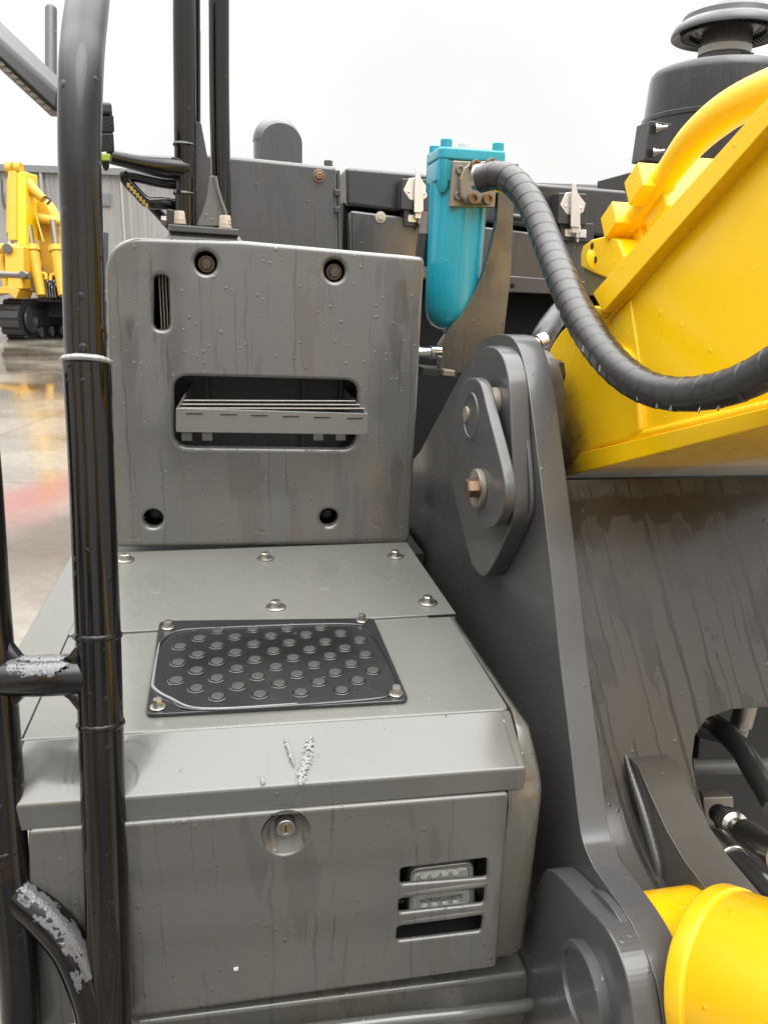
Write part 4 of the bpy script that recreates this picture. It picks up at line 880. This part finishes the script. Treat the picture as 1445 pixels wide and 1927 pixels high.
# ---- boom
uW = .60
pb = PU(uW)
web = [(1046, 655), (1078, 605), (1118, 575), (1140, 585), (1500, 168), (1700, -40), (1700, 720), (1445, 775), (1240, 812), (1095, 850), (1050, 890), (1040, 800), (1036, 720)]
bo = slab('boom', pb, web, .42, 'yellow_boom', EX, bev=.002, smooth=30, label='bright yellow foot of the boom')
pf = PU(uW-.016)
def strip(name, a0, a1, b1, b0, u, th, mat='yellow_boom', bev=.002, par=bo): return slab(name, PU(u), [a0, a1, b1, b0], th, mat, par, bev=bev)
strip('top_flange', (1115, 551), (1600, 8), (1600, 60), (1134, 588), uW-.022, .47)
strip('bottom_flange', (1050, 900), (1092, 852), (1600, 728), (1600, 762), uW-.018, .46)
def wavy(a, b_, u, r, n=40, amp=.5):
    return [UU(a[0]+(b_[0]-a[0])*k/n, a[1]+(b_[1]-a[1])*k/n+random.uniform(-amp, amp), u) for k in range(n+1)]
tube('weld_bead', wavy((1128, 602), (1500, 180), uW-.004, .01, amp=.8), .0095, 'yellow', bo, n=12, k=3, rf=lambda s, t: 1+.13*math.sin(s*420+.8*math.sin(t)))
tube('weld_bead', wavy((1132, 616), (1500, 196), uW-.001, .006, amp=1.2), .0055, 'yellow', bo, n=12, k=3, rf=lambda s, t: 1+.16*math.sin(s*390))
tube('weld_bead', wavy((1090, 846), (1500, 752), uW-.002, .008), .0075, 'yellow', bo, n=12, k=3, rf=lambda s, t: 1+.05*math.sin(s*500))
foot = [(1030, 662), (1042, 640), (1058, 618), (1080, 604), (1100, 612), (1130, 640), (1160, 648), (1180, 660), (1195, 700), (1203, 780), (1205, 822), (1095, 850), (1052, 898), (1040, 820), (1034, 740)]
slab('foot_casting', PU(uW-.012), chk(foot, 1), .03, 'yellow_boom', bo, bev=.006, r=.01, smooth=50, bres=3)
slab('doubler', PU(uW-.003), [(1150, 600), (1185, 565), (1205, 700), (1215, 830), (1190, 835), (1165, 700)], .01, 'yellow', bo, bev=.002)
# underside of the boom: ochre-lit by shade, same paint
# ---- steel pipe on the boom with clamps blocks and flange
uPp = .665
pipe = [(1150, 475), (1185, 425), (1215, 385), (1260, 322), (1300, 268), (1345, 226), (1400, 190), (1500, 148)]
rp = tube('steel_pipe', [UU(x, y, uPp) for x, y in pipe], [.020, .019, .0195, .021, .024, .0255, .0255, .0255], 'yellow', EX, n=28, k=10, label='yellow hydraulic pipe along the top of the boom')
def cube_at(px, py, u, s, dv=1.0, name='pipe_clamp'):
    c = UU(px, py, u); d = (UU(1260, 322, u)-UU(1150, 475, u)).normalized(); n_ = Vector((1, 0, 0)); w2 = d.cross(n_).normalized(); q = []
    for k in (-1, 1):
        for (i, j) in ((-1, -1), (1, -1), (1, 1), (-1, 1)): q.append(c+n_*k*s*1.25+d*i*s+w2*j*s*dv)
    return q
for (x, y, u, s) in ((1222, 348, .655, .0225), (1172, 416, .652, .0215), (1268, 385, .70, .030), (1222, 448, .70, .027), (1300, 345, .75, .028), (1248, 415, .76, .02)):
    hexa('pipe_clamp', cube_at(x, y, u, s), 'yellow', rp, bevel=.0022)
fl = slab('pipe_flange', PU(.632), [(1092, 502), (1092, 478), (1096, 462), (1112, 450), (1140, 443), (1162, 450), (1174, 480), (1171, 506), (1142, 524), (1112, 512)], .07, 'yellow', rp, bev=.004, r=.004, smooth=30)
for (x, y) in ((1114, 462), (1120, 488)):
    p = UU(x, y, .6315); lathe('bolt_hole', p, (-1, 0, 0), [(.0058, -.001), (.0058, .0006), (.0052, .0008), (.0002, .0009)], plain('hole_ochre', (.05, .028, .003), rough=.6), fl, n=18)
lathe('pipe_neck', UU(1140, 490, .66), UU(1168, 450, .66)-UU(1140, 490, .66), [(.036, 0), (.030, .012), (.023, .026), (.020, .04)], 'yellow', fl, n=28)
slab('flange_base', PU(.638), [(1096, 500), (1122, 512), (1152, 528), (1142, 556), (1118, 560), (1100, 535)], .05, plain('primer_olive', (.16, .14, .06), rough=.5, noise=.3), rp, bev=.003)

# ---- big wrapped hose
def ridge(s, t):
    x = (s/.031+t/(2*math.pi)) % 1.0; return 1+.034*x-(.02 if x < .09 else 0)
hz = [((902, 338), 1.46, 46), ((930, 330), 1.44, 50), ((958, 336), 1.42, 51), ((985, 362), 1.39, 51), ((1010, 405), 1.35, 52), ((1032, 460), 1.30, 54), ((1056, 520), 1.23, 57), ((1083, 580), 1.16, 60), ((1118, 640), 1.08, 62), ((1162, 692), 1.00, 63), ((1212, 727), .94, 63), ((1268, 741), .89, 64), ((1330, 738), .845, 67), ((1390, 722), .80, 71), ((1450, 692), .765, 75), ((1530, 640), .72, 80), ((1640, 540), .67, 84)]
hose = tube('hydraulic_hose', [D(p[0], p[1], t) for p, t, w in hz], [w*t/F/2*1.0 for p, t, w in hz], 'rubber', EX, n=40, k=44, rf=ridge, ang=60, label='thick black spiral wrapped hose arching from the filter block')
tube('hose_ferrule', [D(890, 333, 1.475), D(900, 333, 1.47), D(935, 332, 1.44)], [.022, .0245, .0245], 'steel', hose, n=30, k=4)
tube('hose_ring', [D(931, 358, 1.435), D(945, 361, 1.435), D(957, 360, 1.43)], .0022, plain('hose_yellow', (.8, .6, .05)), hose, n=8)
M['water'] = plain('clear_water', (.7, .72, .74), rough=.02, coat=0, trans=.85)
for (x, y, t) in ((1052, 588, 1.15), (1097, 655, 1.05), (1128, 693, 1.0), (1161, 722, .965), (1176, 735, .95), (1199, 748, .925), (1236, 762, .895), (1262, 768, .875), (1316, 771, .84), (1352, 766, .82)):
    lathe('water_drop', D(x, y, t), (0, 0, -1), [(.0004, -.004), (.0010, -.002), (.0015*(.7+.5*((x*7)%5)/5), .001), (.0014*(.7+.5*((x*7)%5)/5), .0028), (.0007, .0038), (.0001, .0041)], 'water', hose, n=12, smooth=80)
# second short wrapped hose behind
h2 = tube('hydraulic_hose', [D(1082, 560, 1.75), D(1050, 592, 1.75), D(1022, 632, 1.7), D(995, 690, 1.7)], .0255, 'rubber', EX, n=28, k=14, rf=ridge, ang=25, label='short black hose end behind the bracket')
tube('hose_ferrule', [D(1088, 552, 1.75), D(1055, 590, 1.75)], .027, 'beige', h2, n=24)
lathe('fitting', D(1012, 645, 1.66), (1, .2, .4), [(.014, -.03), (.014, .0), (.018, .0), (.018, .02)], 'steel', h2, n=20)

# ---- teal filter
tF = 1.66
fcx = D(858, 400, tF); vF = fcx.y
def fz(py): return V(858, py, vF).z
rF = 54.5*tF/F
fx = V(859, 450, vF).x
zt, zb = fz(392), fz(622)
fb = lathe('oil_filter', (fx-.002, vF, 0), (0, 0, 1), [(.003, zb-.006), (.014, zb-.005), (.016, zb), (rF*.45, zb+.003), (rF*.72, zb+.012), (rF*.88, zb+.028), (rF*.95, zb+.05), (rF*.975, zb+.10), (rF, zt-.03), (rF, zt+.06)], 'teal', EX, n=56, smooth=60, label='teal hydraulic filter canister')
def rsq(cx, cy, a, b_, r): return rnd([(cx-a, cy-b_), (cx+a, cy-b_), (cx+a, cy+b_), (cx-a, cy+b_)], r)
hz_ = fz(300)
slab('filter_head', PL((fx+.008, vF, fz(308)), (1, 0, 0), (0, 1, 0)), rsq(-.003, 0, .071, .058, .018), fz(310)-fz(352), 'teal', fb, bev=.006, px=False, smooth=50)
slab('filter_cap', PL((fx+.012, vF, fz(286)), (1, 0, 0), (0, 1, 0)), rsq(-.003, 0, .075, .062, .020), fz(286)-fz(309), 'teal', fb, bev=.005, px=False, smooth=50)
for dx_, dy_ in ((-.060, -.045), (.055, -.045), (-.062, .040), (.055, .040)):
    lathe('cap_bolt', (fx+.012+dx_, vF+dy_, fz(287)), (0, 0, 1), [(.0125, 0), (.0125, .016), (.011, .018), (.0005, .018)], 'teal', fb, n=20)
    lathe('bolt_column', (fx+.010+dx_, vF+dy_, fz(352)-.018), (0, 0, 1), [(.008, 0), (.0145, .012), (.0145, fz(287)-fz(352)+.017)], 'teal', fb, n=16)
lathe('bleed_nut', V(872, 287, vF), (0, 0, 1), [(.016, -.004), (.016, .003), (.0125, .003), (.0125, .018), (.010, .021), (.0005, .021)], 'white', fb, n=6)
box('label_plate', V(817, 350, vF).x, V(830, 350, vF).x, vF-rF*.86, vF-rF*.80, fz(358), fz(333), plain('label_grey', (.45, .5, .5), rough=.4), fb)
# clamp block with split flange
vC = vF-rF-.004
cb_ = hexa('clamp_block', [V(845, 389, vC), V(931, 390, vC), V(936, 306, vC), V(851, 301, vC)]+[V(p[0]-2, p[1], vC+.045) for p in ((845, 389), (931, 390), (936, 306), (851, 301))], 'beige', EX, bevel=.003, label='beige flange block bolted to the filter')
slab('split_flange', PV(vC-.016), [(873, 315), (888, 303), (915, 302), (928, 310), (930, 330), (925, 372), (912, 384), (880, 384), (868, 370), (866, 335)], .0158, M['beige'], cb_, bev=.004, r=.008, smooth=50)
for p in ((865, 319), (862, 368)):
    bolt('bolt', V(p[0], p[1], vC-.0005), (0, -1, 0), .0085, .006, 'steel_dull', cb_, sock=True, washer=False)
for p in ((893, 312), (922, 309), (888, 374), (916, 375)):
    bolt('bolt', V(p[0], p[1], vC-.0165), (0, -1, 0), .0115, .014, 'bronze', cb_, sock=True, washer=False)
# ---- filter bracket (curved plate)
vk = vF-rF*1.0
fk = slab('filter_bracket', PV(vk), [(945, 306), (976, 308), (968, 368), (961, 517), (949, 624), (936, 704), (826, 700), (826, 649), (844, 621), (863, 598), (880, 573), (896, 545), (908, 518), (920, 478), (928, 447), (934, 420), (938, 358)], .02, 'hood', EX, bev=.0015, smooth=30, label='curved grey bracket holding the filter')
hexa('foot_bar', [V(796, 704, vk-.02), V(860, 712, vk-.02), V(860, 700, vk-.02), V(796, 692, vk-.02)]+[p+Vector((0, .09, 0)) for p in (V(796, 704, vk-.02), V(860, 712, vk-.02), V(860, 700, vk-.02), V(796, 692, vk-.02))], 'inner', fk)
lathe('rod_fitting', V(784, 663, vk-.01), (1, 0, .02), [(.012, 0), (.012, .03), (.015, .032), (.015, .055)], 'chrome', fk, n=24)
hexa('foot_nut', [V(834, 708, vk-.05), V(856, 709, vk-.05), V(857, 697, vk-.05), V(836, 695, vk-.05)]+[p+Vector((0, .03, 0)) for p in (V(834, 708, vk-.05), V(856, 709, vk-.05), V(857, 697, vk-.05), V(836, 695, vk-.05))], 'beige', fk, bevel=.003)
# small hose left of filter
sh = tube('hydraulic_hose', [V(802, 412, vF+.02), V(797, 450, vF+.02), V(791, 500, vF+.02)], [.0135, .014, .014], 'rubber', EX, n=20, label='thin black hose squeezed beside the filter')
tube('hose_ferrule', [V(804, 398, vF+.018), V(799, 440, vF+.018)], [.0125, .0150], 'steel_dull', sh, n=20)

# ---- hood boxes behind
def panel(name, pts, v, dep, mat, bevel=.01, seg=3, par=EX, label=None):
    f = [V(*p, v) for p in pts]; Q = f+[Vector((p.x, p.y+dep, p.z)) for p in f]
    return hexa(name, Q, mat, par, bevel=bevel, seg=seg, label=label)
h1 = panel('hood_box', [(380, 620), (640, 620), (634, 312), (380, 286)], 2.05, .45, 'hood', .012, label='tall grey hood box behind the cover')
bolt('bolt', V(600, 331, 2.05), (0, -1, 0), .010, .008, 'bronze', h1); 
panel('side_rib', [(638, 620), (646, 620), (640, 320), (634, 318)], 2.07, .3, 'hood', .002, par=h1)
for y in (362, 394): panel('hinge', [(630, y+6), (641, y+6), (641, y-6), (630, y-6)], 2.04, .02, 'hood_dark', .002, par=h1)
lathe('hood_stud', V(618, 311, 2.2), (0, 0, 1), [(.012, 0), (.012, .012)], 'hood', h1, n=8)
# engine hood upper + lower rows
vH = 2.45
upper = panel('engine_hood', [(652, 386), (1188, 452), (1182, 358), (650, 313)], vH, .8, 'hood_dark', .012, label='long dark engine hood')
lower = panel('hood_door', [(662, 520), (1060, 523), (1180, 520), (1180, 462), (662, 393)], vH-.02, .7, 'hood', .01) if False else None
panel('hood_skirt', [(662, 520), (1200, 545), (1200, 461), (660, 395)], vH-.035, .7, 'hood', .008)
panel('engine_bay_shade', [(760, 1300), (1100, 1300), (1100, 692), (760, 688)], 2.38, .03, 'void', 0)  # near-black sheet added for the shadow between cover and bracket
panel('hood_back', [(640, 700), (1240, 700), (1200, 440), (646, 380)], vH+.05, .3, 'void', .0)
panel('frame_rail', [(940, 549), (1200, 560), (1200, 536), (940, 517)], vH-.06, .08, M['hood'], .004)
lathe('rail_hole', V(964, 537, vH-.061), (0, -1, 0), [(.008, 0), (.006, .001), (.0002, .0008)], 'void', EX, n=16)
lathe('washer_bolt', V(716, 408, vH-.036), (0, -1, 0), [(.017, 0), (.017, .002), (.008, .003), (.008, .007), (.0003, .007)], 'cream', EX, n=24)
tube('latch_rod', [V(945, 405, vH-.05), V(1000, 411, vH-.05)], .010, 'hood_dark', EX, n=14)
def latch(px, py):
    s = 1.0
    def q(x, y, d): return V(px+x*1.1, py+y, vH-.035-d)
    def pn(name, pts, d, dep, mat, par, bevel=.003):
        f = [q(x, y, d) for x, y in pts]; return hexa(name, f+[Vector((p.x, p.y+dep, p.z)) for p in f], mat, par, bevel=bevel)
    r = pn('latch', [(-28, 30), (22, 34), (22, -26), (-26, -28)], .03, .06, 'hood_dark', EX)
    pn('latch_seat', [(-22, 62), (34, 66), (34, 30), (-24, 26)], .012, .05, 'hood_dark', r)
    slab('latch_plate', PV(vH-.035-.031), [(px-26, py-6), (px-15, py-28), (px+4, py-31), (px+22, py-8), (px+18, py+8), (px+4, py+16), (px-14, py+12)], .004, 'zinc', r, bev=.001)
    slab('latch_lever', PV(vH-.035-.045), [(px-3, py-50), (px+4, py-44), (px+12, py-8), (px+12, py+38), (px-6, py+36), (px-5, py-5)], .007, 'zinc', r, bev=.002, r=.003)
    slab('latch_base', PV(vH-.035-.016), [(px-17, py+40), (px+24, py+42), (px+23, py+57), (px-17, py+54)], .004, 'zinc', r, bev=.001, r=.004)
    panel_ = [q(-4, 48, .035), q(13, 49, .035), q(12, 33, .035), q(-3, 32, .035)]
    hexa('latch_hook', panel_+[Vector((p.x, p.y+.02, p.z)) for p in panel_], 'zinc', r, bevel=.003)
    lathe('latch_screw', q(5, 50, .03), (0, -.4, -1), [(.008, 0), (.008, .015), (.005, .018), (.005, .028)], 'steel_dull', r, n=12)
    for (x, y) in ((-14, -3), (12, 0)): lathe('rivet', q(x, y, .032), (0, -1, 0), [(.005, 0), (.004, .002), (.0002, .003)], 'zinc', r, n=12)
latch(785, 363); latch(1080, 390)
# exhaust elbow
vX = 2.35
ex = lathe('exhaust_stack', (V(521, 300, vX).x, vX, V(521, 330, vX).z), (0, 0, 1), [(.066, 0), (.066, V(521, 268, vX).z-V(521, 330, vX).z), (.0655, V(521, 262, vX).z-V(521, 330, vX).z)], 'hood', EX, n=40, label='short grey exhaust stack with a domed cut end')
c = V(521, 268, vX); bm = bmesh.new()
rings = []
for k in range(9):
    a = math.pi/2*k/8; rings.append((.068*math.cos(a)+.0003, .066*math.sin(a)))
lathe_bm(bm, c, (0, 0, 1), rings, 40); fin('elbow_dome', from_bm(bm), 'hood', ex, smooth=60)
slab('elbow_face', PL((c.x+.006, vX-.068, c.z), (1, 0, 0), (0, 0, 1)), [(-.056, -.09), (.060, -.09)]+[(.002+.058*math.cos(math.pi*k/18), -.01+.052*math.sin(math.pi*k/18)) for k in range(19)], .03, 'hood', ex, px=False, bev=.003)

# ---- air cleaner
vA = 3.0
ca = V(1348, 200, vA); rA = 112*ca.length*0+V(1460, 200, vA).x-ca.x
def az(py): return V(1348, py, vA).z
O = (ca.x, vA, 0)
ac = lathe('air_cleaner', O, (0, 0, 1), [(rA*1.03, az(420)), (rA*1.02, az(230)), (rA, az(155)), (rA*.985, az(143)), (rA*.95, az(137)), (rA*.8, az(134)), (rA*.3, az(132))], 'air', EX, n=64, smooth=40, label='large dark air cleaner drum with mushroom cap')
lathe('neck', O, (0, 0, 1), [(.088, az(136)), (.088, az(104)), (.094, az(103)), (.094, az(58))], 'hood', ac, n=40)
lathe('neck_ring', O, (0, 0, 1), [(.094, az(104)), (.098, az(103)), (.098, az(89)), (.094, az(88))], 'white', ac, n=40)
lathe('rain_cap', O, (0, 0, 1), [(.094, az(58)), (.12, az(52)), (.175, az(58)), (.2, az(67)), (.207, az(66)), (.207, az(60)), (.196, az(48)), (.176, az(40)), (.172, az(30)), (.158, az(22)), (.10, az(16)), (.001, az(14))], 'hood_dark', ac, n=64, smooth=28)
lathe('clamp_band', O, (0, 0, 1), [(rA*1.042, az(236)), (rA*1.05, az(235)), (rA*1.05, az(228)), (rA*1.042, az(227))], 'air', ac, n=64)
bm = bmesh.new()   # louvre slots under the cap
for k in range(60):
    a = 2*math.pi*k/60; d = Vector((math.cos(a), math.sin(a), 0)); t_ = Vector((-d.y, d.x, 0)); p = Vector((ca.x, vA, az(60)))+d*.14
    q8 = []
    for w2 in (-.002, .002):
        for (h, rr_) in ((-.004, 0), (-.004, .03), (.02, .03), (.02, 0)): q8.append(p+t_*w2+d*rr_+Vector((0, 0, h-rr_*.25)))
    hexa_bm(bm, q8)
fin('intake_slat', from_bm(bm), 'hood_dark', ac)
panel('bracket_strap', [(1213, 300), (1262, 308), (1266, 232), (1224, 226)], 2.78, .1, 'air', .004, par=ac)
for y in (241, 286):
    d = (1, -.4, .15); p = V(1228+(286-y)*.12, y, 2.77); bm = bmesh.new(); lathe_bm(bm, p, d, [(.016, 0), (.016, .008), (.011, .008), (.011, .02), (.0065, .02), (.0065, .042)], 12)
    fin('strap_bolt', from_bm(bm), 'steel', ac)
lathe('wing_screw', V(1396, 100, 2.9), (1, 0, .1), [(.006, 0), (.006, .03), (.003, .03), (.003, .05)], 'hood_dark', ac, n=10)
panel('mount_frame', [(1206, 420), (1460, 420), (1460, 316), (1212, 316)], 2.95, .4, 'inner', .005, par=ac)

# ---- dark engine bay filling between parts
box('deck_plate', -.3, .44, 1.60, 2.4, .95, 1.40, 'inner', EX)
tr_ = box('track', -.62, .40, -1.9, .60, .35, .80, 'inner', EX, bevel=.15)  # track below the frame, added to darken reflections in panels and pipes
for k in range(15):
    box('track_shoe', -.66, .44, -1.86+k*.165, -1.73+k*.165, .80, .835, M['hood_dark'], tr_, bevel=.008)
# ---- big yellow cylinder at lower right
P0 = D(1350, 1842, .87)
axc = W2L(CR*.55+CU*.12-Wv*.80).normalized()
rc = .104
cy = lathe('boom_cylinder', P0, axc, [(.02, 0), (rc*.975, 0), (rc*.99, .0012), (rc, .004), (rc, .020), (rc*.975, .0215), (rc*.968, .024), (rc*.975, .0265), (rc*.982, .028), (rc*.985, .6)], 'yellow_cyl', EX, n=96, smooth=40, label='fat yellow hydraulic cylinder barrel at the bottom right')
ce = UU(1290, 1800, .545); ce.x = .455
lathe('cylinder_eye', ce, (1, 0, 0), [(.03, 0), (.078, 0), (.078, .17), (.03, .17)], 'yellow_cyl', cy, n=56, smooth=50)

# ---- hoses and fittings seen through the opening
def dz(px, py, t): return D(px, py, t)
t0 = 1.12
tube('hydraulic_hose', [D(1300, 1345, 1.3), D(1350, 1368, 1.28), D(1392, 1408, 1.22), D(1425, 1460, 1.16), D(1460, 1520, 1.1)], .0185, 'rubber', EX, n=22, label='black hose bending across the opening')
tube('hydraulic_hose', [D(1300, 1443, 1.35), D(1370, 1442, 1.35), D(1480, 1440, 1.35)], .0145, plain('hose_grey', (.10, .10, .095), rough=.5, noise=.3), EX, n=20, label='grey pipe running level in the opening')
f1 = lathe('fitting', D(1402, 1335, 1.3), (-.12, -.05, -1), [(.018, -.02), (.018, .03), (.013, .032), (.013, .037), (.015, .038), (.012, .075)], 'steel', EX, n=22)
vb = hexa('valve_block', [D(1326, 1555, 1.25), D(1380, 1552, 1.25), D(1380, 1499, 1.25), D(1322, 1501, 1.25), D(1326, 1555, 1.35), D(1360, 1540, 1.35), D(1358, 1484, 1.35), D(1315, 1488, 1.35)], 'beige', EX, bevel=.003)
a1, b1 = D(1352, 1532, 1.22), D(1460, 1610, 1.02)
d1 = (b1-a1).normalized(); L1 = (b1-a1).length
ft = lathe('hose_coupling', a1, d1, [(.016, 0), (.016, .03), (.013, .031), (.013, .036), (.0215, .036)], 'inner', EX, n=20)
lathe('hex_nut', a1+d1*.036, d1, [(.0205, 0), (.022, .003), (.022, .020), (.020, .024)], 'steel_dull', ft, n=6)
lathe('hose_collar', a1+d1*.060, d1, [(.017, 0), (.021, .003), (.021, .008), (.014, .012), (.015, .03), (.021, .045), (.0215, .16)], 'steel', ft, n=26)
a2, b2 = D(1335, 1575, 1.12), D(1460, 1700, .95)
d2_ = (b2-a2).normalized()
hs2 = lathe('hose_coupling', a2, d2_, [(.012, -.02), (.014, .0), (.020, .012), (.0225, .02), (.0225, .07), (.021, .072)], 'steel', EX, n=26)
lathe('hydraulic_hose', a2+d2_*.072, d2_, [(.019, 0), (.019, .2)], 'rubber', EX, n=24, label='black hose with pale lettering strip')
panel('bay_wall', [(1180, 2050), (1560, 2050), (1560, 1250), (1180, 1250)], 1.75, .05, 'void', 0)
panel('bay_bracket', [(1312, 1440), (1352, 1440), (1362, 1402), (1316, 1390)], 1.35, .05, 'inner', .003)
panel('bay_bracket', [(1372, 1700), (1480, 1760), (1480, 1490), (1400, 1470)], 1.45, .05, 'inner', .003)
